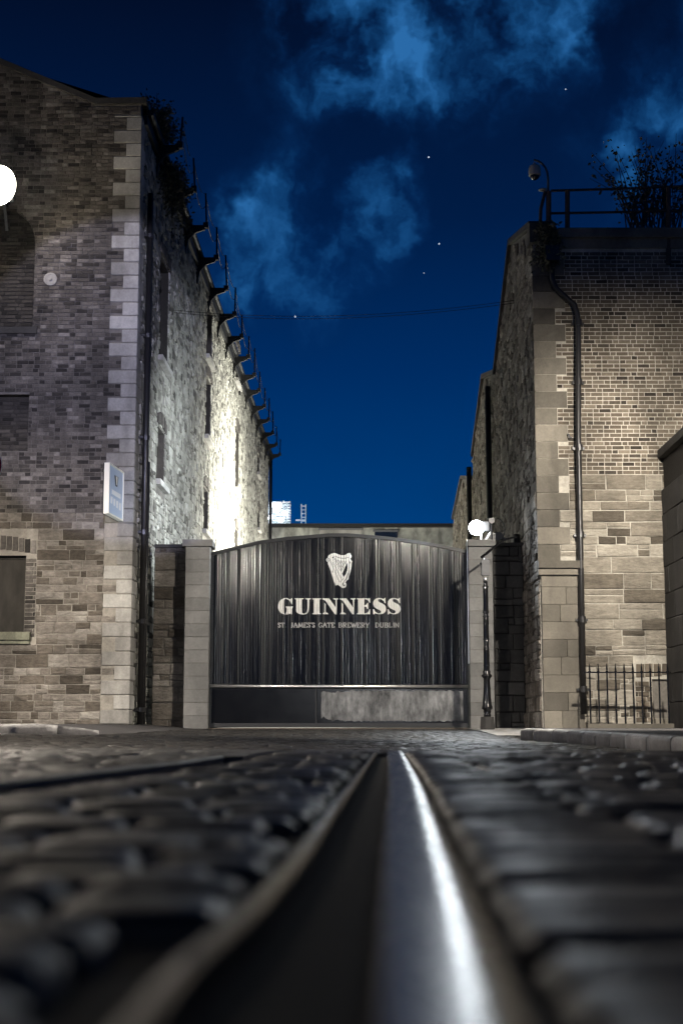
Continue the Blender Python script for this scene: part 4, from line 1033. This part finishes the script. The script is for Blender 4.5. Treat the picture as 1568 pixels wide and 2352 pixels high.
# harp emblem
def ln(a, b, w):
    a, b = Vector(a), Vector(b); n = Vector((-(b - a).y, (b - a).x)).normalized() * w / 2; return [tuple(a - n), tuple(b - n), tuple(b + n), tuple(a + n)]
def pl_(pts, w):
    L, Rr = [], []
    for i, p in enumerate(pts):
        d = (Vector(pts[min(i + 1, len(pts) - 1)]) - Vector(pts[max(i - 1, 0)])).normalized(); n = Vector((-d.y, d.x)) * w / 2
        L.append(tuple(Vector(p) - n)); Rr.append(tuple(Vector(p) + n))
    return L + Rr[::-1]
def circ(c, r, n=14): return [(c[0] + r * math.cos(2 * math.pi * k / n), c[1] + r * math.sin(2 * math.pi * k / n)) for k in range(n)]
harp = [[(610, 370), (555, 367), (480, 390), (420, 430), (392, 480), (395, 505), (360, 520), (345, 560), (360, 600), (392, 625), (395, 670), (470, 860), (530, 1060), (575, 1200), (605, 1285), (625, 1293), (685, 1270), (700, 1290), (760, 1330), (790, 1360), (840, 1368), (890, 1355), (920, 1310), (925, 1265), (915, 1230), (897, 1205), (930, 1150), (970, 1130), (988, 1090), (990, 1040), (1020, 970), (1050, 850), (1075, 720), (1080, 640), (1098, 610), (1060, 570), (1035, 520), (1070, 480), (1075, 440), (1050, 410), (1045, 385), (1015, 365), (970, 370), (900, 415), (840, 428), (780, 428), (700, 405)],
 [(935, 640), (955, 700), (958, 790), (945, 870), (905, 970), (850, 1050), (825, 1005), (803, 960), (860, 830), (905, 720)],
 [(1008, 585), (1040, 622), (1025, 680), (1012, 850), (988, 960), (950, 1060), (935, 1110), (893, 1150), (852, 1210), (838, 1250), (845, 1283), (862, 1283), (868, 1262), (888, 1272), (880, 1300), (850, 1308), (815, 1285), (808, 1245), (860, 1175), (915, 1090), (965, 960), (998, 850), (1008, 700)],
 [(520, 490), (540, 460), (578, 470), (545, 525)], circ((415, 563), 43), circ((415, 563), 29), circ((528, 895), 27, 10), circ((528, 895), 17, 10),
 pl_([(605, 458), (700, 495), (790, 515), (900, 512), (1000, 482)], 13), pl_([(475, 600), (560, 800), (640, 1000), (725, 1195)], 13), pl_([(540, 620), (620, 780), (700, 940), (780, 1100)], 11), ln((742, 1200), (838, 1092), 12)]
for a, b in (((605, 510), (577, 570)), ((645, 530), (605, 622)), ((685, 555), (622, 672)), ((725, 570), (655, 715)), ((770, 575), (690, 760)), ((815, 585), (710, 812)), ((865, 590), (742, 862)), ((912, 592), (770, 890))): harp.append(ln(a, b, 15))
spline_mesh('harp_emblem', harp, mapH, M_paint, gr)

# ------------------------------------------------------------------ lamp post before the right pillar
YQ = 29.3; k_ = YQ / FPX
bx_ = at(1118.5, 1650, YQ).x
def lz(py): return at(1118, py, YQ).z
zb_ = lz(1683)
lp = empty('lamp_post', (bx_, YQ, zb_), 'ornate black iron lamp post with twisted shaft before the right gate pillar', 'lamp post')
t = MB(); r1, r2 = 15.5 * k_, 18 * k_; t.lathe((bx_, YQ, 0), [(r2, zb_ - .03), (r2, lz(1681)), (r1, lz(1646))], 8); t.build('pedestal', M_greyash, lp)
t = MB(); t.lathe((bx_, YQ, 0), [(8 * k_, lz(1646)), (8.5 * k_, lz(1641)), (7 * k_, lz(1639)), (9 * k_, lz(1635)), (7.5 * k_, lz(1631)), (12.5 * k_, lz(1628)), (12 * k_, lz(1623)), (10.5 * k_, lz(1619)), (9 * k_, lz(1600)), (7.2 * k_, lz(1562)), (8 * k_, lz(1558)), (12 * k_, lz(1554)), (12 * k_, lz(1551)), (8 * k_, lz(1547)), (9 * k_, lz(1543)), (6.8 * k_, lz(1538))], 16); t.build('lower_shaft', M_iron, lp, smooth=True)
t = MB(); nsec = 60; seg = 16; vs = []
for i in range(nsec + 1):
    f_ = i / nsec; z = lz(1538) + (lz(1334) - lz(1538)) * f_; r0 = (6.6 - 1.3 * f_) * k_
    for s in range(seg):
        a = 2 * math.pi * s / seg; w = math.cos(4 * (a + (f_ * 9 if (f_ * 3) % 1 > .55 else 0)))
        r = r0 * (1 + .12 * w * (1 if (f_ * 3) % 1 > .55 else .4)); vs.append((bx_ + r * math.cos(a), YQ + r * math.sin(a), z))
t.add(vs, [(i * seg + s, i * seg + (s + 1) % seg, (i + 1) * seg + (s + 1) % seg, (i + 1) * seg + s) for i in range(nsec) for s in range(seg)]); t.build('shaft', M_iron, lp, smooth=False)
for py in (1350, 1408, 1418, 1470, 1530):
    t = MB(); t.lathe((bx_, YQ, lz(py)), [(6 * k_, 0), (7.6 * k_, .01), (7.6 * k_, .025), (6 * k_, .035)], 12); t.build('ring', M_iron, lp)
t = MB(); t.lathe((bx_, YQ, 0), [(5.3 * k_, lz(1336)), (5.6 * k_, lz(1330)), (5.2 * k_, lz(1325))], 12); t.build('neck', M_galv, lp, smooth=True)
t = MB(); t.box(bx_ - 8.5 * k_, bx_ + 9 * k_, YQ - .08, YQ + .08, lz(1322), lz(1288)); t.box(bx_ - 10.5 * k_, bx_ + 10.5 * k_, YQ - .09, YQ + .09, lz(1319), lz(1316)); t.box(bx_ - 10.5 * k_, bx_ + 10.5 * k_, YQ - .09, YQ + .09, lz(1294), lz(1291))
t.lathe((bx_, YQ, 0), [(9 * k_, lz(1288)), (8 * k_, lz(1285)), (2.4 * k_, lz(1283)), (2.4 * k_, lz(1268))], 8); t.build('junction_box', M_grey, lp)
t = MB(); t.tube([at(1104, 1281, YQ), at(1120, 1268, YQ), at(1140, 1252, YQ), at(1162, 1238, YQ), at(1186, 1233, YQ)], [.03, .03, .024, .022, .02], 6); t.build('bracket_arm', M_iron, lp)
# floodlight on the right pillar
YF = YG - .1
fl = empty('floodlight', at(1100, 1243, YF), 'glaring white floodlight bolted on top of the right gate pillar', 'floodlight')
c = at(1093, 1213, YF)
def put_light(name, kind, loc, energy, col, parent=None, size=.05, target=None, spot=None, blend=.3):
    ld = bpy.data.lights.new(name, kind); ld.energy = energy; ld.color = col
    if kind != 'SUN': ld.shadow_soft_size = size
    if kind == 'SPOT': ld.spot_size = math.radians(spot); ld.spot_blend = blend
    o = bpy.data.objects.new(name, ld); COL.objects.link(o); o.location = loc
    if target is not None: aim(o, target)
    if parent is not None: o.location = Vector(loc) - parent_loc(parent); o.parent = parent
    return o
t = MB(); t.lathe((0, 0, 0), [(.02, -.06), (.08, -.05), (.13, -.03), (.165, .0), (.16, .02), (.02, .03)], 16)
t.v = [(c.x + x, c.y - .06 - z, c.z + y) for x, y, z in t.v]; t.build('lamp_glass', E_cool, fl, smooth=True)
t = MB(); t.box(c.x + .05, c.x + .28, c.y - .02, c.y + .16, c.z - .06, c.z + .14); t.build('housing', M_grey, fl)
t = MB(); t.tube([c + Vector((.1, 0, -.08)), c + Vector((.1, 0, -.27)), c + Vector((.2, 0, -.27)), c + Vector((.32, 0, -.08))], .022, 6); t.build('bracket', M_white, fl)
t = MB(); t.tube([at(x, y, YF) for x, y in ((1125, 1200), (1136, 1190), (1148, 1193), (1156, 1203), (1159, 1215), (1157, 1227), (1150, 1238), (1140, 1246))], .012, 6); t.build('cable_loop', M_pipe, fl)
t = MB(); t.tube([at(1128, 1245, YF), at(1128, 1196, YF)], .03, 8); t.box(at(1128, 1190, YF).x - .06, at(1128, 1190, YF).x + .06, YF - .05, YF + .05, at(1128, 1203, YF).z, at(1128, 1190, YF).z); t.build('stub_post', M_pipe, fl)
t = MB(); t.prism([at(1108, 1243, YF), at(1160, 1238, YF), at(1150, 1222, YF), at(1120, 1224, YF)], (0, .2, 0)); t.build('base_plate', M_pipe, fl)
put_light('floodlight_beam', 'SPOT', c + Vector((-.25, -.1, .1)), LIGHTS['flood_pillar'], (.82, .92, 1), fl, .08, (-4.0, 35.0, 4.6), 84, .9)
put_light('floodlight_glow', 'SPOT', c + Vector((-.05, -.3, .05)), LIGHTS['flood_glow'] * 4, (.88, .95, 1), fl, .12, (-1.2, 20, .5), 110, .5)

# front railing by the right building
rt = empty('area_railing', at(1440, 1661, YR - .9), 'black spiked iron railing in front of the pale stone wall', 'railing')
YY = YR - .9
def xr_(px, py=1590): return at(px, py, YY).x
def zr_(py): return at(1440, py, YY).z
for i in range(10):
    x = xr_(1354 + i * 19.9); t = MB()
    t.tube([(x, YY, zr_(1662)), (x, YY, zr_(1540))], .016, 6)
    t.lathe((x, YY, zr_(1546)), [(.016, 0), (.03, .02), (.026, .04), (.014, .05), (.02, .065), (.008, .17), (.001, .19)], 6); t.build('railing_bar', M_iron, rt)
t = MB(); t.box(xr_(1340), xr_(1541), YY - .02, YY + .02, zr_(1546), zr_(1543)); t.build('top_rail', M_iron, rt)
t = MB(); t.box(xr_(1345), xr_(1541), YY - .12, YY + .12, zr_(1662) - .12, zr_(1662)); t.build('plinth', M_ashlar, rt)
# dark pier at the right edge
XPf = at(1531, 1400, 28.2).x
pr = empty('grey_pier', (XPf + .6, 26.5, 0), 'grey ashlar pier at the right edge at the end of the railing', 'pier')
FP = Frame((XPf, 28.24, 0), -ldir, Vector((-1, LX, 0))); ztp = at(1532, 1052, 28.2).z
c_ = MB(); c_.box(XPf + .02, XPf + 2.2, 23.2, 28.2, 0, ztp - .02); c_.build('pier_core', M_dirt, pr)
hcs = [.52, .55, .5, .56, .5, .53, .5, .55, .5]; v = 0; k = 0
for h in hcs:
    if v >= ztp - .05: break
    h = min(h, ztp - v); u = 0; first = True
    while u < 5.0:
        w = (.45 if k % 2 else .9) if first else U(.8, 1.1); e = min(u + w, 5.0); first = False
        vs, fs = piece(FP, u + .006, e - .006, v + .006, v + h - .006, 0, .03, .012, .004); mb = MB(); mb.add(vs, fs); mb.build('block', M_greyash, pr); u = e
    v += h; k += 1
FPe = Frame((XPf, 26.58, 0), (1, 0, 0), (0, 1, 0))
c_ = MB(); c_.prism([FP.p(0, ztp, .08), FP.p(5.1, ztp, .08), FP.p(5.1, ztp + .16, .08), FP.p(0, ztp + .16, .08)], (2.4, 0, 0)); c_.build('coping', M_greyash, pr)

# signs on the left ---------------------------------------------------
bs = empty('hanging_sign', at(284, 1135, YL - .05), 'pale blue projecting sign board with a pint glass picture on the left corner', 'sign')
A = at(251, 1066, YL - 1.15); B = at(249, 1180, YL - 1.15); Cx = at(283, 1088, YL - .08); D = at(281, 1190, YL - .08)
zt0 = (A.z + Cx.z) / 2; zb0_ = (B.z + D.z) / 2; A.z = Cx.z = zt0; B.z = D.z = zb0_; B.x = A.x; D.x = Cx.x
du = (Cx - A).normalized(); nn = Vector((-du.y, du.x, 0)); nn = -nn if nn.x < 0 else nn
W_ = (Cx - A).length; H_ = zt0 - zb0_
FB = Frame((A.x, A.y, zb0_), du, nn)
t = MB(); fbox(t, FB, 0, W_, 0, H_, -.07, 0); t.build('panel', M_signblue, bs)
t = MB()
for (a, b, c1, d1) in ((-.03, 0, -.03, H_ + .03), (W_, W_ + .03, -.03, H_ + .03), (0, W_, -.03, 0), (0, W_, H_, H_ + .03)): fbox(t, FB, a, b, c1, d1, -.085, .02)
t.build('frame', M_signcream, bs)
t = MB(); fbox(t, FB, -.03, W_ + .03, -.03, H_ + .03, -.11, -.087); t.build('back_plate', M_dark, bs)
t = MB(); t.add([FB.p(W_ * .38, H_ * .85, .004), FB.p(W_ * .46, H_ * .63, .004), FB.p(W_ * .60, H_ * .63, .004), FB.p(W_ * .66, H_ * .85, .004)], [(0, 1, 2, 3)]); g1 = t.build('glass_picture', M_signdark, bs)
t = MB(); t.add([FB.p(W_ * .46, H_ * .84, .008), FB.p(W_ * .52, H_ * .66, .008), FB.p(W_ * .57, H_ * .66, .008), FB.p(W_ * .60, H_ * .84, .008)], [(0, 1, 2, 3)]); t.build('glass_picture', M_signcream, bs)
for k in range(4):
    t = MB(); fbox(t, FB, W_ * (.16 + .2 * k), W_ * (.28 + .2 * k), H_ * (.22 - .015 * k), H_ * (.36 - .01 * k), .001, .005); t.build('print_patch', M_white, bs)
t = MB(); fbox(t, FB, W_ * .22, W_ * .85, H_ * .42, H_ * .52, .001, .005); t.build('print_patch', M_white, bs)
for z in (.15, .5, .85):
    t = MB(); t.tube([FB.p(W_, H_ * z, -.03), FB.p(W_ + .14, H_ * z, -.03)], .02, 6); t.build('bracket', M_iron, bs)
put_light('sign_fill', 'SPOT', FB.p(W_ * .5, -1.0, 1.3), 70, (.75, .87, 1), bs, .05, FB.p(W_ * .5, H_ * .45, 0), 60, .6)  # added spot without a fixture, brightens the hanging sign
ns = empty('road_sign', (at(-49, 1070, 18).x, 18, .1), 'round red road sign cut off by the left edge', 'sign')
c = at(-49, 1070, 18)
t = MB(); t.lathe((0, 0, 0), [(.30, 0), (.30, .01)], 36); t.v = [(c.x + x, c.y - z, c.z + y) for x, y, z in t.v]; t.build('rim', M_white, ns)
t = MB(); t.lathe((0, 0, 0), [(.296, .011), (.296, .014)], 36); t.v = [(c.x + x, c.y - z, c.z + y) for x, y, z in t.v]; t.build('face', M_red, ns)
t = MB(); t.tube([(c.x, 18.05, road_z(c.x, 18) - .05), (c.x, 18.05, c.z + .3)], .038, 10); t.build('post', M_grey, ns, smooth=True)

# wall lantern high on the left building
wlp = at(-4, 425, YL - 1.3)
wl_ = empty('wall_lamp', (wlp.x, YL, wlp.z), 'bright warm lantern high on the warehouse wall at the left edge', 'lamp')
t = MB(); t.tube([(wlp.x - .1, YL, wlp.z - .5), (wlp.x - .1, YL - .5, wlp.z + .3), (wlp.x - .05, YL - 1.0, wlp.z + .36)], .03, 8); t.build('arm', M_grey, wl_)
t = MB(); t.lathe((0, 0, 0), [(.001 + .42 * math.cos(a), .18 * math.sin(a)) for a in [i * math.pi / 20 for i in range(11)]], 32)
t.v = [(wlp.x - .02 + x * .82, wlp.y + .15 - z, wlp.z + .05 + y) for x, y, z in t.v]; t.build('lantern_glass', E_warm, wl_, smooth=True)  # glass widened so its shape takes in the lamp's bloom
t = MB(); t.box(wlp.x - .3, wlp.x + .26, wlp.y + .16, wlp.y + .32, wlp.z - .24, wlp.z + .34); t.build('housing', M_grey, wl_)
put_light('wall_lamp_light', 'POINT', wlp + Vector((0, -.25, -.1)), LIGHTS['left_wall'], (1, .88, .68), wl_, .2)

# unseen street lamps with posts and lanterns; the near one is added
def street_lamp(x, y, z0, h, col, energy, label, arm=(0, 0), soft=.12, tg=(0, .35, -1), cone=168):
    root = empty('street_lamp', (x, y, z0), label, 'street lamp', 'street lamps along the road')
    t = MB(); t.tube([(x, y, z0 - .05), (x, y, z0 + h + .15)], [.07, .045], 10); t.build('post', M_grey, root, smooth=True)
    L_ = Vector((x + arm[0], y + arm[1], z0 + h))
    t = MB(); t.tube([(x, y, z0 + h + .1), L_ + Vector((0, 0, .16))], .03, 8); t.build('arm', M_grey, root)
    t = MB(); t.box(L_.x - .16, L_.x + .16, L_.y - .25, L_.y + .25, L_.z + .08, L_.z + .2); t.build('hood', M_grey, root)
    t = MB(); t.box(L_.x - .12, L_.x + .12, L_.y - .2, L_.y + .2, L_.z + .05, L_.z + .079); t.build('lamp_glass', E_warm, root)
    put_light('street_light', 'SPOT', L_ + Vector((0, 0, -.02)), energy, col, root, soft, L_ + Vector(tg), cone, .6)
street_lamp(-8.2, 20.4, .1, 4.8, (1, .91, .80), LIGHTS['left_street'], 'grey street lamp on the left pavement', (.3, .3), tg=(-.1, .6, -1), cone=150)
street_lamp(-5.2, 12.6, .0, 4.6, (1, .88, .74), LIGHTS['near_fill'], 'unseen grey street lamp added at the near left to light the setts', (.3, 0), tg=(.0, .0, -1), cone=150)  # added lamp, brings warm light to the near setts and kerb
street_lamp(5.75, 20.5, .0, 6.0, (1, .92, .80), LIGHTS['right_street'], 'grey street lamp on the right pavement', (-.3, .3), tg=(0, 1, -.95), cone=136)
sl3 = empty('added_flood_pole', (1.2, -13.0, 0), 'unseen floodlight pole added across the road to light the warehouse front and gate', 'floodlight')  # added pole behind the camera, carries two fill spots
t = MB(); t.tube([(1.2, -13, -.1), (1.2, -13, 5.4)], .07, 10); t.build('post', M_grey, sl3)
t = MB(); t.box(1.0, 1.4, -13.0, -12.8, 5.4, 5.75); t.build('housing', M_grey, sl3)
t = MB(); t.box(1.03, 1.37, -12.799, -12.79, 5.43, 5.72); t.build('lamp_glass', E_cool, sl3)
put_light('cool_fill', 'SPOT', (1.2, -12.7, 5.55), LIGHTS['back_cool'], (.68, .69, 1), sl3, .12, (-4.3, 29, 7.2), 9.6, .12)  # narrow violet fill, shaped to reach the warehouse front and miss the gate
t = MB(); t.box(2.0, 2.4, -13.0, -12.8, 3.5, 3.85); t.box(1.2, 2.2, -13.04, -12.96, 3.44, 3.5); t.build('housing', M_grey, sl3)
t = MB(); t.box(2.03, 2.37, -12.799, -12.79, 3.53, 3.82); t.build('lamp_glass', E_cool, sl3)
put_light('gate_fill', 'SPOT', (2.2, -12.7, 3.6), LIGHTS['gate_fill'], (.95, .97, 1), sl3, .22, (1.2, 31, 0.3), 19, .9)  # second added head, puts a glint on the lower gate

# ------------------------------------------------------------------ beyond the gate
yb = empty('low_shed', (0, 70, 0), 'pale corrugated shed with a black roof edge behind the gate', 'building')
YS = 70.0
sx0, sx1 = at(618, 1240, YS).x, at(1052, 1240, YS).x; szt = at(800, 1212, YS).z
t = MB(); n = 170; vs = []
for i in range(n + 1):
    x = sx0 + (sx1 - sx0) * i / n
    for j_, dd in enumerate((0, .03, .03, 0)):
        xx = x + (sx1 - sx0) / n * j_ / 4; vs += [(xx, YS - dd, 0), (xx, YS - dd, szt)]
m2 = len(vs) // 2; t.add(vs, [(2 * i, 2 * i + 2, 2 * i + 3, 2 * i + 1) for i in range(m2 - 1)]); t.build('cladding', M_farwall, yb)
t = MB(); t.box(sx0 - .2, sx1 + .3, YS - .35, YS + 12, szt, szt + .17); t.build('roof', M_dark, yb)
for (xa_, xb_, ya_) in ((860, 912, 1222), (735, 830, 1218)):
    a, b = at(xa_, ya_, YS), at(xb_, 1262, YS); t = MB(); t.box(a.x, b.x, YS - .08, YS - .04, b.z, a.z); w_ = t.build('window', M_glassd if xa_ == 860 else M_quoin, yb)
    t = MB(); t.box(a.x - .08, b.x + .08, YS - .11, YS - .03, a.z, a.z + .1); t.build('frame', M_grey, w_)
t = MB(); t.box(sx0 - .3, sx1 + .3, YS + .05, YS + 11.8, 0, szt - .01); t.build('body', M_farwall, yb)
# floodlit process tower and lattice mast far behind
YT = 170
tw = empty('process_tower', at(640, 1300, YT), 'brightly floodlit brewery tower far behind the shed', 'tower'); tw.location.z = 0
def tpx(px, py): return at(px, py, YT)
steps = [(612, 663, 1180, 1400), (614, 660, 1158, 1180), (618, 646, 1150, 1158), (650, 657, 1152, 1158)]
t = MB()
for (a, b, c, d) in steps: t.box(tpx(a, 1200).x, tpx(b, 1200).x, YT, YT + 4, max(0, tpx(630, d).z), tpx(630, c).z)
t.build('tower_body', flatm('pale_steel_cladding', (.6, .65, .7)), tw)
t = MB()
for py in range(1156, 1206, 6): t.box(tpx(611, 1200).x - .15, tpx(664, 1200).x + .2, YT - .9, YT, tpx(630, py).z - .06, tpx(630, py).z + .06)
for px in (614, 624, 634, 643, 652, 660): t.box(tpx(px, 1200).x - .05, tpx(px, 1200).x + .05, YT - .9, YT - .8, 0, tpx(630, 1150 + (px % 7) * 2).z)
t.build('walkway', M_white, tw)
t = MB()
for px, py in ((622, 1190), (634, 1175), (645, 1196), (655, 1182), (628, 1162), (641, 1164)): p = tpx(px, py); t.box(p.x - .3, p.x + .3, YT - .95, YT - .85, p.z - .25, p.z + .25)
t.build('tower_lamp', E_tower, tw)
put_light('tower_flood', 'POINT', tpx(634, 1190) + Vector((0, -4, 0)), 1200, (.7, .85, 1), tw, .5)
mt = empty('lattice_mast', at(696, 1300, YT), 'pale lattice mast beside the floodlit tower', 'mast'); mt.location.z = 0
t = MB(); a, b = tpx(692, 1200).x, tpx(702, 1200).x; zt = tpx(696, 1158).z
for x in (a, b): t.box(x - .05, x + .05, YT, YT + .1, 0, zt)
z = tpx(696, 1206).z
while z < zt: t.box(a, b, YT + .0, YT + .1, z, z + .08); z += .45
t.box(tpx(679, 1200).x, b, YT, YT + .1, tpx(680, 1196).z, tpx(680, 1196).z + .15); t.build('lattice', M_white, mt)
# yard floodlight behind the gate, on a pole
yf = empty('yard_floodlight', (2.8, 48, 0), 'floodlight on a pole in the yard behind the gate', 'floodlight')
t = MB(); t.tube([(2.8, 48, 0), (2.8, 48, 4.2)], .06, 8); t.build('post', M_grey, yf)
t = MB(); t.box(2.8, 3.1, 47.8, 48.2, 4.0, 4.4); t.build('housing', M_grey, yf)
put_light('yard_beam', 'SPOT', (2.7, 48, 4.2), LIGHTS['yard'], (1, 1, .90), yf, .15, (-4, 49.0, 4.0), 142, 1)
yl = empty('shed_fill_pole', (-1.0, 63.5, 0), 'unseen lamp on a short pole added to brighten the pale shed', 'lamp')
t = MB(); t.tube([(-1, 63.5, 0), (-1, 63.5, 4.4)], .05, 8); t.build('post', M_grey, yl)
t = MB(); t.box(-1.15, -.85, 63.3, 63.6, 4.4, 4.6); t.build('housing', M_grey, yl)
put_light('shed_fill_light', 'POINT', (-1, 63.8, 4.9), LIGHTS['shed'], (1, .98, .88), yl, .15)  # added light hidden by the gate, brightens the shed cladding
# wires over the lane
wi = MB()
for dz in (0, -.14):
    a, b = lane_hit(398, 712 + (6 if dz else 0), P0), at(1180, 690 + (6 if dz else 0), 30.5); pts = []
    for k in range(17): s = k / 16; pts.append(a.lerp(b, s) + Vector((0, 0, -.25 * 4 * s * (1 - s))))
    wi.tube(pts, .006, 5)
tag(wi.build('overhead_wire', M_iron), 'pair of thin black wires strung across the lane between the two buildings', 'wire')
# stars
def star(px, py, rad, label):
    p = CAM + ray(px, py).normalized() * 1500; bm = bmesh.new(); bmesh.ops.create_icosphere(bm, subdivisions=1, radius=rad)
    me = bpy.data.meshes.new('star'); bm.to_mesh(me); bm.free(); o = link_mesh('star', me, E_star, None, p); tag(o, label, 'star', 'stars in the night sky')
star(984, 361, .85, 'bright star above the middle of the lane, between the two upper clouds'); star(1298, 205, .55, 'faint star highest at the right above the dome camera')
star(1008, 560, .8, 'bright star right of the small drifting cloud'); star(678, 727, .95, 'brightest low star beneath the small cloud near the warehouse eaves'); star(973, 627, .45, 'tiny dim star just below another star in mid sky')
